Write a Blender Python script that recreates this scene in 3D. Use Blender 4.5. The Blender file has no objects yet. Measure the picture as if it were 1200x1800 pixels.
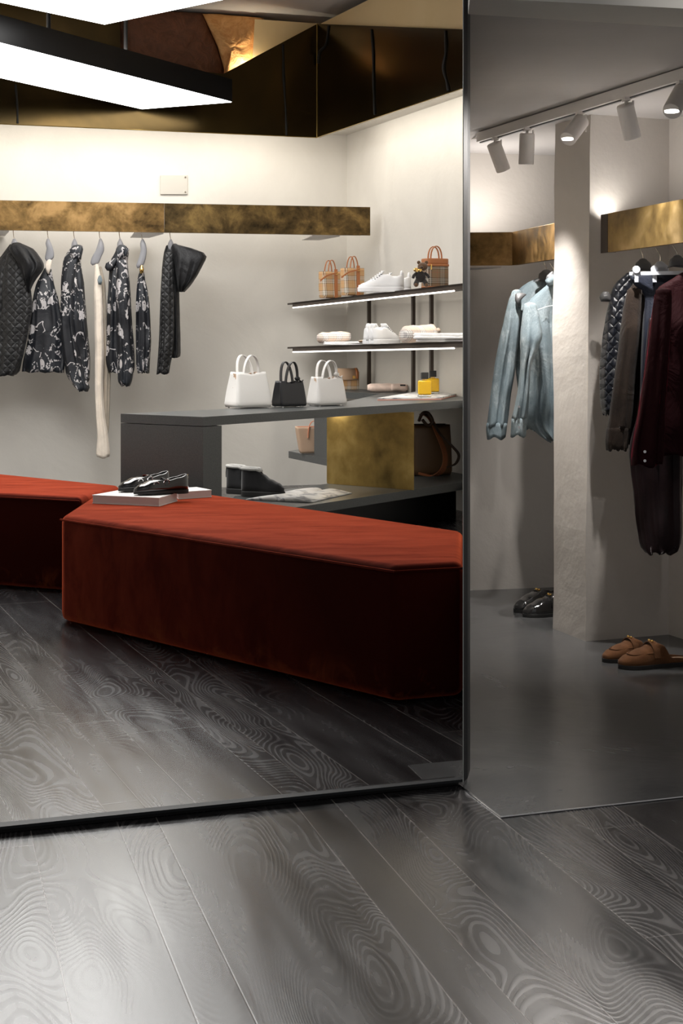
import bpy, bmesh, math, random
from mathutils import Vector, Matrix, noise as mnoise
random.seed(7)
S = bpy.context.scene
COL = S.collection
F, HZ, CX, CH = 2600.0, 600.0, 600.0, 1.05      # focal length in pixels, horizon row, centre column, eye height
# ------------------------------------------------------------------ camera, world, exposure
cam = bpy.data.cameras.new('camera'); camo = bpy.data.objects.new('camera', cam); COL.objects.link(camo)
cam.sensor_fit = 'HORIZONTAL'; cam.sensor_width = 36; cam.lens = F / 1200 * 36; cam.shift_y = -0.25
cam.clip_start = .05; cam.clip_end = 60
camo.location = (0, 0, CH); camo.rotation_euler = (math.pi / 2, 0, 0)
S.camera = camo
W = bpy.data.worlds.new('world'); S.world = W; W.use_nodes = True
W.node_tree.nodes['Background'].inputs[0].default_value = (1.0, .97, .95, 1)
W.node_tree.nodes['Background'].inputs[1].default_value = .20
S.view_settings.view_transform = 'Standard'; S.view_settings.look = 'None'
S.view_settings.gamma = 1; S.view_settings.exposure = 0.0; S.view_settings.use_curve_mapping = False

def area(name, loc, size, power, color=(1, .95, .88), rot=(0, 0, 0), sy=None, spread=math.pi):
    l = bpy.data.lights.new(name, 'AREA'); l.energy = power; l.color = color; l.size = size
    if sy: l.shape = 'RECTANGLE'; l.size_y = sy
    l.spread = spread
    o = bpy.data.objects.new(name, l); COL.objects.link(o); o.location = loc; o.rotation_euler = rot
    return o
def strip_light(name, a, b, width, power, color, aim):
    """area light running from a to b, facing direction aim"""
    a, b, aim = Vector(a), Vector(b), Vector(aim).normalized()
    x = (b - a).normalized(); z = -aim; y = z.cross(x).normalized(); z = x.cross(y)
    o = area(name, (0, 0, 0), (b - a).length, power, color, sy=width)
    m = Matrix((x, y, z)).transposed().to_4x4(); m.translation = (a + b) / 2
    o.matrix_world = m
    return o
def spot(name, loc, target, power, angle, blend=.5, color=(1, .96, .9), r=.02):
    l = bpy.data.lights.new(name, 'SPOT'); l.energy = power; l.spot_size = math.radians(angle); l.spot_blend = blend
    l.color = color; l.shadow_soft_size = r
    o = bpy.data.objects.new(name, l); COL.objects.link(o); o.location = loc
    o.rotation_euler = (Vector(target) - Vector(loc)).to_track_quat('-Z', 'Y').to_euler()
    return o

# ------------------------------------------------------------------ picture to place
def G(px, py, z=0.0):
    Y = (CH - z) * F / (py - HZ)
    return Vector(((px - CX) * Y / F, Y, z))
def P(px, py, Y):
    return Vector(((px - CX) * Y / F, Y, CH - (py - HZ) * Y / F))
def XY(px, Y):
    return ((px - CX) * Y / F, Y)
def ray_line(px, a, b):
    k = (px - CX) / F
    dx, dy = b[0] - a[0], b[1] - a[1]
    t = (k * a[1] - a[0]) / (dx - k * dy)
    return (a[0] + t * dx, a[1] + t * dy)
CORNER = XY(609, 10.9)
WA0 = XY(-60, 10.12)
WB1 = XY(815, 9.13)
def wallB(px): return ray_line(px, CORNER, WB1)
def wallA(px): return ray_line(px, WA0, CORNER)

# ceiling luminaires, cove and fill light
WARM = (1.0, .93, .82)
strip_light('cove_light_back', (-2.6, 9.70, 2.54), (-.25, 10.42, 2.54), .06, 15, WARM, (0.1, .45, -1))
strip_light('cove_light_side', (-.10, 10.30, 2.54), (.74, 8.36, 2.54), .06, 10, WARM, (.45, .2, -1))
area('room_light_over_visitor', (-.6, 1.0, 3.1), 1.4, 4, (1, .97, .95), sy=1.4)

spot('shop_spot_on_lintel', (.9, 1.6, 2.5), (1.15, 3.35, 2.0), 70, 40, .8, (1, .97, .93), .03)  # added spot, brightens the lintel face

# ------------------------------------------------------------------ materials
def mat(name, color=(.5, .5, .5), rough=.5, metal=0, **kw):
    m = bpy.data.materials.new(name); m.use_nodes = True
    b = m.node_tree.nodes['Principled BSDF']
    b.inputs['Base Color'].default_value = (*color, 1); b.inputs['Roughness'].default_value = rough
    b.inputs['Metallic'].default_value = metal
    for k, v in kw.items():
        k = k.replace('_', ' ')
        if k in b.inputs: b.inputs[k].default_value = (*v, 1) if isinstance(v, tuple) else v
    return m
class NT:
    def __init__(s, m): s.m = m; s.t = m.node_tree; s.b = s.t.nodes['Principled BSDF']
    def n(s, typ, **kw):
        o = s.t.nodes.new(typ)
        for k, v in kw.items():
            if k.startswith('i_'): o.inputs[k[2:].replace('_', ' ')].default_value = v
            else: setattr(o, k, v)
        return o
    def l(s, a, b): s.t.links.new(a, b)
    def obj(s, scale=(1, 1, 1), rot=(0, 0, 0), world=False):
        if world: c = s.n('ShaderNodeNewGeometry').outputs['Position']
        else: c = s.n('ShaderNodeTexCoord').outputs['Object']
        mp = s.n('ShaderNodeMapping'); mp.inputs['Scale'].default_value = scale; mp.inputs['Rotation'].default_value = rot
        s.l(c, mp.inputs['Vector']); return mp.outputs['Vector']
    def noise(s, v, scale=5, detail=3, rough=.5, dist=0):
        t = s.n('ShaderNodeTexNoise'); t.inputs['Scale'].default_value = scale; t.inputs['Detail'].default_value = detail
        t.inputs['Roughness'].default_value = rough; t.inputs['Distortion'].default_value = dist
        s.l(v, t.inputs['Vector']); return t.outputs['Fac']
    def math(s, op, a, b=None, clamp=False):
        t = s.n('ShaderNodeMath', operation=op); t.use_clamp = clamp
        for i, v in enumerate((a, b)):
            if v is None: continue
            if isinstance(v, (int, float)): t.inputs[i].default_value = v
            else: s.l(v, t.inputs[i])
        return t.outputs[0]
    def ramp(s, fac, stops, interp='LINEAR'):
        t = s.n('ShaderNodeValToRGB'); t.color_ramp.interpolation = interp
        e = t.color_ramp.elements
        while len(e) < len(stops): e.new(.5)
        for el, (p, c) in zip(e, stops):
            el.position = p; el.color = (*c, 1) if len(c) == 3 else c
        s.l(fac, t.inputs[0]); return t.outputs['Color']
    def mix(s, f, a, b, blend='MIX'):
        t = s.n('ShaderNodeMix', data_type='RGBA', blend_type=blend)
        for k, v in ((0, f), (6, a), (7, b)):
            if isinstance(v, (int, float)): t.inputs[k].default_value = v
            elif isinstance(v, tuple): t.inputs[k].default_value = (*v, 1)
            else: s.l(v, t.inputs[k])
        return t.outputs[2]
    def sep(s, v):
        t = s.n('ShaderNodeSeparateXYZ'); s.l(v, t.inputs[0]); return t.outputs
    def color(s, c): s.l(c, s.b.inputs['Base Color'])
    def rough(s, c): s.l(c, s.b.inputs['Roughness'])
    def bump(s, h, strength=.3, dist=.01):
        t = s.n('ShaderNodeBump'); t.inputs['Strength'].default_value = strength; t.inputs['Distance'].default_value = dist
        s.l(h, t.inputs['Height']); s.l(t.outputs[0], s.b.inputs['Normal'])
    def remap(s, v, a, b, c, d):
        t = s.n('ShaderNodeMapRange'); s.l(v, t.inputs[0])
        for i, x in zip((1, 2, 3, 4), (a, b, c, d)): t.inputs[i].default_value = x
        return t.outputs[0]

def plaster(name, c1, c2, rough=.75, bump=.12):
    m = mat(name, c1, rough); t = NT(m); v = t.obj(world=True)
    a = t.noise(v, 1.6, 6, .6, .6); b = t.noise(v, 26, 4, .6)
    t.color(t.ramp(a, [(.3, c1), (.7, c2)]))
    t.bump(t.math('ADD', t.math('MULTIPLY', a, 1.0), t.math('MULTIPLY', b, .12)), bump, .05)
    return m
M = {}
M['wall'] = plaster('trowelled_plaster', (.60, .575, .535), (.67, .645, .60))
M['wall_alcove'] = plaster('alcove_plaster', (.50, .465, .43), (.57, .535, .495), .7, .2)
M['ceiling'] = plaster('ceiling_plaster', (.62, .60, .60), (.66, .64, .64), .85, .06)
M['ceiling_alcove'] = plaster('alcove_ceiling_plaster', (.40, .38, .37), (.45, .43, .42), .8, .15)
M['cream'] = plaster('cream_paint', (.80, .60, .32), (.84, .65, .37), .7, .05)  # cream tone reflected in the brass, for the pieces above the soffit
def plank_mat(name, ang, lines):
    m = mat(name, (.02, .02, .022), .35); t = NT(m)
    m.node_tree.nodes['Principled BSDF'].inputs['Specular IOR Level'].default_value = 1.0
    pos = t.obj(world=True); x, y, z = t.sep(pos)
    ca, sa = math.cos(ang), math.sin(ang)
    u = t.math('ADD', t.math('MULTIPLY', x, ca), t.math('MULTIPLY', y, sa))
    w = t.math('ADD', t.math('MULTIPLY', x, -sa), t.math('MULTIPLY', y, ca))
    seam = None; idx = None
    for L in lines:
        d = t.math('ABSOLUTE', t.math('SUBTRACT', u, L))
        seam = d if seam is None else t.math('MINIMUM', seam, d)
        g = t.math('GREATER_THAN', u, L)
        idx = g if idx is None else t.math('ADD', idx, g)
    # butt joints, staggered by board
    wn = t.n('ShaderNodeTexWhiteNoise', noise_dimensions='1D'); t.l(idx, wn.inputs['W'])
    wj = t.math('ADD', w, t.math('MULTIPLY', wn.outputs['Value'], 2.1))
    fr = t.math('ABSOLUTE', t.math('SUBTRACT', t.math('FRACT', t.math('DIVIDE', wj, 2.1)), .5))
    joint = t.math('MULTIPLY', fr, 2.1)
    seam2 = t.math('MINIMUM', seam, joint)
    sl = t.remap(seam2, .0006, .0019, 1, 0)
    cb = t.n('ShaderNodeCombineXYZ')
    t.l(t.math('ADD', t.math('MULTIPLY', u, 5.0), t.math('MULTIPLY', wn.outputs['Value'], 60)), cb.inputs[0])
    t.l(t.math('MULTIPLY', w, 1.5), cb.inputs[1]); t.l(idx, cb.inputs[2])
    n1 = t.noise(cb.outputs[0], 1.0, 1.0, .4, .35)
    rings = t.math('SINE', t.math('MULTIPLY', n1, 300))
    cb2 = t.n('ShaderNodeCombineXYZ')
    t.l(t.math('MULTIPLY', u, 9), cb2.inputs[0]); t.l(t.math('MULTIPLY', w, 1.0), cb2.inputs[1])
    n2 = t.noise(cb2.outputs[0], 2.0, 3, .5)
    n3 = t.noise(cb.outputs[0], .45, 1, .4)
    gm = t.math('MULTIPLY', t.remap(rings, -.2, .95, 0, 1), t.remap(n3, .40, .56, .12, 1))
    gm = t.math('MULTIPLY', gm, t.remap(n2, .3, .6, .7, 1))
    c = t.mix(t.remap(n2, .3, .75, 0, 1), (.011, .0105, .0115), (.021, .020, .0215))
    c = t.mix(t.math('MULTIPLY', gm, .42), c, (.085, .078, .080))
    c = t.mix(t.math('MULTIPLY', sl, .85), c, (.20, .185, .175))
    t.color(c)
    t.rough(t.math('ADD', t.remap(n2, .3, .75, .20, .30), t.math('MULTIPLY', gm, .06)))
    h = t.math('ADD', t.math('MULTIPLY', gm, .5), t.math('MULTIPLY', n2, .7))
    h = t.math('SUBTRACT', h, t.math('MULTIPLY', sl, 1.4))
    t.bump(h, .06, .004)
    return m
A1 = math.radians(15.77); A2 = math.radians(22.2)
M['floor_a'] = plank_mat('black_oak_boards', A1, [-.62, -.42, -.22, .02, .221, .406, .493, .81, .899, 1.0265, 1.22, 1.38, 1.5, 1.7])
M['floor_b'] = plank_mat('black_oak_boards_far', A2, [-.4, -.1, .2, .38, .56, .761, .85, .964, 1.168, 1.253, 1.382, 1.60, 1.74, 1.95, 2.1, 2.4, 2.7, 3.0, 3.4, 3.8])
def concrete():
    m = mat('polished_concrete', (.055, .056, .058), .22); t = NT(m); v = t.obj(world=True)
    a = t.noise(v, 1.8, 6, .65, 1.2); b = t.noise(v, 14, 5, .6)
    t.color(t.ramp(a, [(.3, (.060, .062, .064)), (.7, (.105, .105, .106))]))
    t.rough(t.remap(a, .3, .7, .16, .30)); t.bump(t.math('ADD', a, t.math('MULTIPLY', b, .15)), .06, .02)
    t.b.inputs['Specular IOR Level'].default_value = .75
    return m
M['concrete'] = concrete()
def brass(name, c0, c1, c2, scale=4, rough=.38, stretch=(1, 1, 1)):
    m = mat(name, c1, rough, .92); t = NT(m); v = t.obj(stretch, world=True)
    a = t.noise(v, scale, 6, .6, .45); b = t.noise(v, scale * 5, 4, .6, .4)
    f = t.math('ADD', t.math('MULTIPLY', a, .75), t.math('MULTIPLY', b, .25))
    t.color(t.ramp(f, [(.36, c0), (.5, c1), (.62, c2)])); t.rough(t.remap(b, .3, .7, rough - .06, rough + .12))
    return m
M['brass_old'] = brass('aged_brass', (.045, .028, .012), (.19, .115, .042), (.36, .22, .09), 5.0, .46)
M['brass_old_dark'] = brass('aged_brass_darker', (.028, .020, .010), (.115, .075, .030), (.25, .165, .06), 5.6, .48)
M['brass_alcove'] = brass('aged_brass_panel', (.16, .10, .035), (.36, .245, .09), (.55, .40, .20), 3.0, .40)
M['brass_plate'] = brass('brushed_brass_plate', (.16, .11, .035), (.34, .23, .07), (.52, .37, .13), 1.8, .36)
def dark_brass():
    m = mat('dark_polished_brass', (.035, .022, .006), .2, .85); t = NT(m); v = t.obj(world=True)
    a = t.noise(v, 1.2, 4, .6, .5)
    t.color(t.ramp(a, [(.35, (.035, .023, .007)), (.7, (.085, .053, .016))]))
    return m
M['brass_dark'] = dark_brass()
M['brass_edge'] = mat('brass_edge', (.40, .27, .08), .3, .9)
M['crack'] = mat('black_stain', (.004, .003, .002), .6)
def stone(name, c0, c1):
    m = mat(name, c0, .6); t = NT(m); v = t.obj(world=True)
    a = t.noise(v, 9, 6, .65, 1.5); t.color(t.ramp(a, [(.3, c0), (.65, c1)])); t.bump(a, .6, .03); return m
M['stone_lit'] = stone('orange_stone', (.62, .26, .07), (.88, .50, .20))  # colour of lit stone as the brass reflects it
M['stone_dark'] = stone('brown_stone', (.10, .035, .015), (.19, .07, .03))  # colour of the darker stone as the brass reflects it
def desk_m():
    m = mat('charcoal_laminate', (.058, .062, .062), .36); t = NT(m); v = t.obj(world=True)
    t.color(t.ramp(t.noise(v, 220, 2, .6), [(.3, (.048, .052, .052)), (.7, (.078, .082, .082))])); return m
M['desk'] = desk_m()
M['shelf'] = mat('bronze_shelf_metal', (.060, .045, .036), .45, .5)
M['black_metal'] = mat('black_metal', (.012, .012, .013), .35, .4)
M['mirror_edge'] = mat('blackened_mirror_edge', (.016, .018, .021), .5, .2)
M['edge_glass'] = mat('pale_glass_edge', (.45, .48, .46), .2)
M['white_metal'] = mat('white_lamp_enamel', (.68, .65, .63), .4)
M['steel'] = mat('hook_steel', (.62, .56, .48), .25, 1)
M['gold'] = mat('gold_metal', (.85, .55, .18), .2, 1)
M['silver'] = mat('silver_metal', (.75, .75, .76), .2, 1)
M['hanger'] = mat('grey_hanger_plastic', (.30, .30, .32), .35)
M['hanger_dark'] = mat('dark_grey_hanger_plastic', (.085, .085, .088), .4)
M['clip'] = mat('pale_clip_plastic', (.36, .38, .42), .35)
def emis(name, col, st):
    m = bpy.data.materials.new(name); m.use_nodes = True; t = m.node_tree; t.nodes.clear()
    e = t.nodes.new('ShaderNodeEmission'); e.inputs[0].default_value = (*col, 1); e.inputs[1].default_value = st
    o = t.nodes.new('ShaderNodeOutputMaterial'); t.links.new(e.outputs[0], o.inputs[0]); return m
M['lamp_main'] = emis('lamp_diffuser', (1, .985, .96), 9.0)
M['led'] = emis('led_strip', (1, .94, .86), 5.0)
M['lens'] = emis('spot_lens', (1, .92, .82), 14.0)
def velvet():
    m = mat('rust_velvet', (.2, .02, .008), .85); t = NT(m); v = t.obj((1, 1, 1), world=True)
    b = t.b; b.inputs['Sheen Weight'].default_value = .8; b.inputs['Sheen Roughness'].default_value = .3
    b.inputs['Sheen Tint'].default_value = (1.0, .17, .06, 1); b.inputs['Specular IOR Level'].default_value = .05
    v2 = t.obj((3.0, 11, 4), (0, 0, math.radians(-14)), world=True)
    a = t.noise(v2, 1.4, 5, .6, .6); c = t.noise(v, 6, 5, .65, .8); d = t.noise(v, 700, 1, .5)
    z = t.sep(v)[2]
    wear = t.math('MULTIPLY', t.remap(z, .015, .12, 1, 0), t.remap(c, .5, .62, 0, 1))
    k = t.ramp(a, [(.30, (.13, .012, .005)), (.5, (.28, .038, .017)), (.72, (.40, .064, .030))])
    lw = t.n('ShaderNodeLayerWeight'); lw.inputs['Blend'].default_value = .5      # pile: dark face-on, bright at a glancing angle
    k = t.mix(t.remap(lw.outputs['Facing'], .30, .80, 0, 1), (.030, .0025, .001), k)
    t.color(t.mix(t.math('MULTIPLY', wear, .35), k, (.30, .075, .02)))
    t.bump(t.math('ADD', t.math('MULTIPLY', a, .6), t.math('MULTIPLY', d, .2)), .35, .006)
    return m
M['velvet'] = velvet()
def fabric(name, c, rough=.9, sheen=.2, nscale=250, bump=.3, c2=None):
    m = mat(name, c, rough); t = NT(m); v = t.obj()
    t.b.inputs['Sheen Weight'].default_value = sheen; t.b.inputs['Specular IOR Level'].default_value = .25
    a = t.noise(v, nscale, 2, .6); f = t.noise(v, 9, 4, .6, .8)
    t.color(t.ramp(f, [(.3, c), (.7, c2 or tuple(min(1, x * 1.3) for x in c))]))
    t.bump(t.math('ADD', t.math('MULTIPLY', a, .2), f), bump, .012)
    return m
M['cream_cloth'] = fabric('cream_cloth', (.70, .62, .53), .8)
M['beige_cloth'] = fabric('beige_cloth', (.36, .31, .25), .7)
M['white_cloth'] = fabric('white_cloth', (.80, .78, .78), .8)
M['pink_cloth'] = fabric('blush_cloth', (.72, .57, .50), .8)
M['fur'] = fabric('dark_brown_wool', (.010, .006, .0045), .95, .08, 400, .7, (.028, .018, .012))
M['navy_cloth'] = fabric('navy_cloth', (.004, .006, .013), .6, .08, 200, .4, (.010, .014, .028))
M['plum_cloth'] = fabric('dark_plum_satin', (.010, .0035, .0045), .42, .05, 300, .25, (.018, .006, .008))
def burg():
    m = mat('burgundy_velvet', (.012, .0005, .0015), .75); t = NT(m); v = t.obj()
    t.b.inputs['Sheen Weight'].default_value = .26; t.b.inputs['Sheen Roughness'].default_value = .2
    t.b.inputs['Sheen Tint'].default_value = (.75, .02, .09, 1); t.b.inputs['Specular IOR Level'].default_value = .1
    t.bump(t.noise(v, 8, 4, .6, 1), .5, .02); return m
M['burgundy'] = burg()
def denim():
    m = mat('washed_denim', (.25, .33, .38), .85); t = NT(m); v = t.obj()
    a = t.noise(v, 7, 5, .65, .8); b = t.noise(t.obj((1, 1, .25)), 420, 2, .6)
    f = t.math('ADD', t.math('MULTIPLY', a, .8), t.math('MULTIPLY', b, .2))
    t.color(t.ramp(f, [(.35, (.085, .12, .14)), (.52, (.15, .19, .21)), (.68, (.34, .39, .41))]))
    t.bump(f, .5, .012); return m
M['denim'] = denim()
M['denim_seam'] = mat('pale_denim_seam', (.50, .56, .58), .8)
def quilt(name, c, s=70, rough=.5):
    m = mat(name, c, rough); t = NT(m); x, y, z = t.sep(t.obj())
    a = t.math('ABSOLUTE', t.math('SINE', t.math('MULTIPLY', t.math('ADD', x, z), s)))
    b = t.math('ABSOLUTE', t.math('SINE', t.math('MULTIPLY', t.math('SUBTRACT', x, z), s)))
    mn = t.math('POWER', t.math('MINIMUM', a, b), .5)
    n = t.noise(t.obj(), 40, 3, .6)
    t.color(t.mix(mn, tuple(k * .35 for k in c), c))
    t.bump(t.math('ADD', mn, t.math('MULTIPLY', n, .6)), .45, .010); t.b.inputs['Sheen Weight'].default_value = .05
    return m
M['quilt_black'] = quilt('quilted_black_nylon', (.010, .010, .011), 60)
M['quilt_navy'] = quilt('quilted_navy_nylon', (.007, .009, .015), 90, .38)
M['black_nylon'] = fabric('black_nylon', (.006, .006, .007), .5, .05, 120, .8)
def chain_print():
    m = mat('black_silk_with_chain_print', (.01, .011, .014), .55); t = NT(m); v0 = t.obj()
    n1 = t.noise(v0, 11, 1.2, .4, .9); n2 = t.noise(v0, 9.5, 1.5, .5, .6); n3 = t.noise(v0, 4.1, 1, .5)
    vo = t.n('ShaderNodeTexVoronoi'); vo.inputs['Scale'].default_value = 75; t.l(v0, vo.inputs['Vector'])
    bead = t.math('LESS_THAN', vo.outputs['Distance'], .52)
    ln = t.math('LESS_THAN', t.math('ABSOLUTE', t.math('SUBTRACT', n1, .5)), .032)
    ln = t.math('MULTIPLY', ln, bead); ln = t.math('MULTIPLY', ln, t.math('GREATER_THAN', n3, .46))
    core = t.math('ABSOLUTE', t.math('SUBTRACT', n2, .405))
    ring = t.math('MULTIPLY', t.math('LESS_THAN', core, .016), t.math('GREATER_THAN', n1, .47))
    v2 = t.n('ShaderNodeTexVoronoi'); v2.inputs['Scale'].default_value = 12; v2.inputs['Randomness'].default_value = .9
    vd = t.n('ShaderNodeMixRGB') if False else None
    t.l(t.obj((1, 1, .62), (0, .5, 0)), v2.inputs['Vector'])
    hard = t.math('LESS_THAN', v2.outputs['Distance'], .27)
    hole = t.n('ShaderNodeTexVoronoi'); hole.inputs['Scale'].default_value = 55; t.l(v0, hole.inputs['Vector'])
    hard = t.math('MULTIPLY', hard, t.math('GREATER_THAN', hole.outputs['Distance'], .30))
    hard = t.math('MULTIPLY', hard, t.math('GREATER_THAN', n1, .44))
    f = t.math('MAXIMUM', t.math('MAXIMUM', ln, ring), hard)
    base = t.mix(t.remap(n3, .4, .6, 0, 1), (.007, .008, .012), (.013, .016, .022))
    wh = t.mix(n2, (.42, .40, .42), (.66, .62, .60))
    t.color(t.mix(t.math('MULTIPLY', f, .9), base, wh)); t.bump(t.noise(v0, 14, 3, .6, 1), .4, .01)
    return m
M['print'] = chain_print()
def plaid(name, s=1.0, base=(.56, .34, .16), white=(.82, .76, .66), black=(.03, .025, .022), red=(.5, .06, .03), off=0.0):
    m = mat(name, base, .65); t = NT(m); x, y, z = t.sep(t.obj())
    def st(c, o):
        f = t.math('FRACT', t.math('ADD', t.math('MULTIPLY', c, 11.0 * s), o))
        return t.ramp(f, [(0, base), (.22, red), (.235, base), (.44, black), (.49, white), (.56, black), (.61, white), (.68, black), (.73, white), (.80, black), (.85, base)], 'CONSTANT')
    t.color(t.mix(.5, st(t.math('ADD', x, y), off), st(z, .15 + off)))
    t.bump(t.noise(t.obj(), 300, 2, .6), .1, .003)
    return m
M['plaid'] = plaid('tan_check_cloth', 1.15)
M['plaid_small'] = plaid('tan_check_cloth_fine', 1.3, off=.3)
M['plaid_brown'] = plaid('brown_check_cloth', 1.1, (.26, .16, .085), (.50, .44, .36), (.02, .017, .015))
M['plaid_pale'] = plaid('pale_check_wool', .9, (.66, .52, .42), (.84, .80, .76), (.30, .27, .27), (.55, .2, .16))
def leather(name, c, rough=.42):
    m = mat(name, c, rough); t = NT(m); t.bump(t.noise(t.obj(), 260, 3, .6), .12, .003); return m
M['white_leather'] = leather('white_leather', (.80, .78, .75)); M['bone_leather'] = leather('bone_leather', (.68, .655, .63))
M['black_leather'] = leather('black_leather', (.013, .013, .015), .38); M['tan_leather'] = leather('tan_leather', (.42, .15, .05), .4)
M['beige_suede'] = leather('beige_suede_lining', (.52, .36, .25), .8); M['rose_leather'] = leather('rose_tan_leather', (.62, .24, .13), .5)
M['patent'] = mat('black_patent_leather', (.006, .006, .007), .07, 0, Coat_Weight=1.0, Coat_Roughness=.03)
M['lining_red'] = mat('oxblood_lining', (.13, .025, .02), .6)
M['rubber'] = mat('black_rubber', (.012, .012, .012), .6)
M['white_rubber'] = mat('white_rubber', (.78, .78, .79), .45)
M['shoe_white'] = leather('white_sneaker_leather', (.82, .82, .83), .45)
M['eyelet'] = mat('eyelet_shadow', (.10, .10, .11), .5)  # dark grey dots at the lace holes
M['suede_brown'] = fabric('brown_suede', (.10, .040, .014), .9, .12, 300, .25, (.16, .065, .022))
M['suede_black'] = fabric('black_suede', (.009, .009, .010), .9, .3, 300, .25)
M['braid'] = fabric('grey_braid', (.46, .45, .43), .8, .2, 60, .9)
M['paper'] = mat('white_paper', (.84, .82, .80), .55)
def pages():
    m = mat('page_edges', (.80, .76, .73), .7); t = NT(m); z = t.sep(t.obj())[2]
    t.color(t.ramp(t.math('FRACT', t.math('MULTIPLY', z, 220)), [(0, (.80, .75, .72)), (.5, (.66, .58, .55)), (1, (.80, .75, .72))])); return m
M['pages'] = pages()
def magpage():
    m = mat('printed_page', (.82, .80, .78), .4); t = NT(m)
    a = t.noise(t.obj((1, 1, 1)), 11, 2, .5, .6)
    t.color(t.ramp(a, [(.40, (.83, .81, .79)), (.50, (.83, .81, .79)), (.60, (.30, .30, .32)), (.7, (.70, .68, .68))])); return m
M['page_print'] = magpage()
M['pink_cover'] = mat('salmon_cover', (.72, .36, .28), .5)
M['perfume'] = mat('amber_perfume', (.95, .58, .02), .08, 0, Transmission_Weight=.25)
M['glass'] = mat('clear_glass', (.95, .96, .92), .03, 0, Transmission_Weight=.9, IOR=1.45)
M['fur_bear'] = fabric('brown_plush', (.10, .055, .028), .95, .4, 300, .6)
M['fur_dark'] = fabric('dark_plush', (.018, .014, .012), .95, .4, 300, .6)
M['socket'] = mat('off_white_plastic', (.50, .48, .44), .45)

# ------------------------------------------------------------------ mesh helpers
class MB:
    def __init__(s): s.v = []; s.f = []
    def add(s, vs, fs):
        o = len(s.v); s.v += [Vector(v) for v in vs]; s.f += [tuple(i + o for i in f) for f in fs]; return s
    def prism(s, pts, z0, z1):
        n = len(pts)
        zz = lambda z, p: z(p) if callable(z) else z
        vs = [(p[0], p[1], zz(z0, p)) for p in pts] + [(p[0], p[1], zz(z1, p)) for p in pts]
        ar = sum(pts[i][0] * pts[(i + 1) % n][1] - pts[(i + 1) % n][0] * pts[i][1] for i in range(n))
        r = list(range(n))
        if ar > 0: fs = [tuple(reversed(r)), tuple(n + i for i in r)] + [(i, (i + 1) % n, n + (i + 1) % n, n + i) for i in r]
        else: fs = [tuple(r), tuple(n + i for i in reversed(r))] + [((i + 1) % n, i, n + i, n + (i + 1) % n) for i in r]
        return s.add(vs, fs)
    def box(s, c, sz, rz=0, rx=0, ry=0):
        R = Matrix.Rotation(rz, 3, 'Z') @ Matrix.Rotation(ry, 3, 'Y') @ Matrix.Rotation(rx, 3, 'X'); c = Vector(c)
        vs = [c + R @ Vector((x * sz[0] / 2, y * sz[1] / 2, z * sz[2] / 2)) for x in (-1, 1) for y in (-1, 1) for z in (-1, 1)]
        return s.add(vs, [(0, 1, 3, 2), (4, 6, 7, 5), (0, 4, 5, 1), (2, 3, 7, 6), (0, 2, 6, 4), (1, 5, 7, 3)])
    def rings(s, rs, cap=(True, True)):
        n = len(rs[0]); vs = [p for r in rs for p in r]
        fs = [(k * n + i, k * n + (i + 1) % n, (k + 1) * n + (i + 1) % n, (k + 1) * n + i) for k in range(len(rs) - 1) for i in range(n)]
        if cap[0]: fs.append(tuple(reversed(range(n))))
        if cap[1]: fs.append(tuple((len(rs) - 1) * n + i for i in range(n)))
        return s.add(vs, fs)
    def tube(s, pts, r, n=10, closed=False):
        pts = [Vector(p) for p in pts]; rs = []; up = Vector((0, 0, 1)); prev = None
        for i, p in enumerate(pts):
            a = pts[max(i - 1, 0)]; b = pts[min(i + 1, len(pts) - 1)]
            if closed: a = pts[i - 1]; b = pts[(i + 1) % len(pts)]
            d = (b - a).normalized()
            if prev is None:
                u = d.cross(up);
                if u.length < .1: u = d.cross(Vector((1, 0, 0)))
            else: u = prev - d * prev.dot(d)
            u.normalize(); w = d.cross(u); prev = u
            rr = r[i] if isinstance(r, (list, tuple)) else r
            rs.append([p + (u * math.cos(2 * math.pi * k / n) + w * math.sin(2 * math.pi * k / n)) * rr for k in range(n)])
        if closed: rs.append(rs[0]); return s.rings(rs, (False, False))
        return s.rings(rs)
    def strap(s, pts, w, t, side=(0, 1, 0)):
        pts = [Vector(p) for p in pts]; rs = []
        for i, p in enumerate(pts):
            d = (pts[min(i + 1, len(pts) - 1)] - pts[max(i - 1, 0)]).normalized()
            sd = Vector(side); sd = (sd - d * sd.dot(d)).normalized(); nn = d.cross(sd)
            ww = w[i] if isinstance(w, (list, tuple)) else w
            rs.append([p + sd * ww / 2 + nn * t / 2, p - sd * ww / 2 + nn * t / 2, p - sd * ww / 2 - nn * t / 2, p + sd * ww / 2 - nn * t / 2])
        return s.rings(rs)
    def ball(s, c, r, n=16, m=10, sc=(1, 1, 1)):
        c = Vector(c); rs = []
        for j in range(1, m):
            a = math.pi * j / m
            rs.append([c + Vector((r * sc[0] * math.sin(a) * math.cos(2 * math.pi * k / n), r * sc[1] * math.sin(a) * math.sin(2 * math.pi * k / n), -r * sc[2] * math.cos(a))) for k in range(n)])
        return s.rings(rs)
    def cyl(s, a, b, r, n=20, r2=None): return s.tube([a, b], [r, r if r2 is None else r2], n)

def smooth_path(pts, k=8):
    pts = [Vector(p) for p in pts]; out = []
    for i in range(len(pts) - 1):
        p0 = pts[max(i - 1, 0)]; p1 = pts[i]; p2 = pts[i + 1]; p3 = pts[min(i + 2, len(pts) - 1)]
        for j in range(k):
            t = j / k
            out.append(.5 * ((2 * p1) + (p2 - p0) * t + (2 * p0 - 5 * p1 + 4 * p2 - p3) * t * t + (3 * p1 - p0 - 3 * p2 + p3) * t ** 3))
    out.append(pts[-1]); return out

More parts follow.
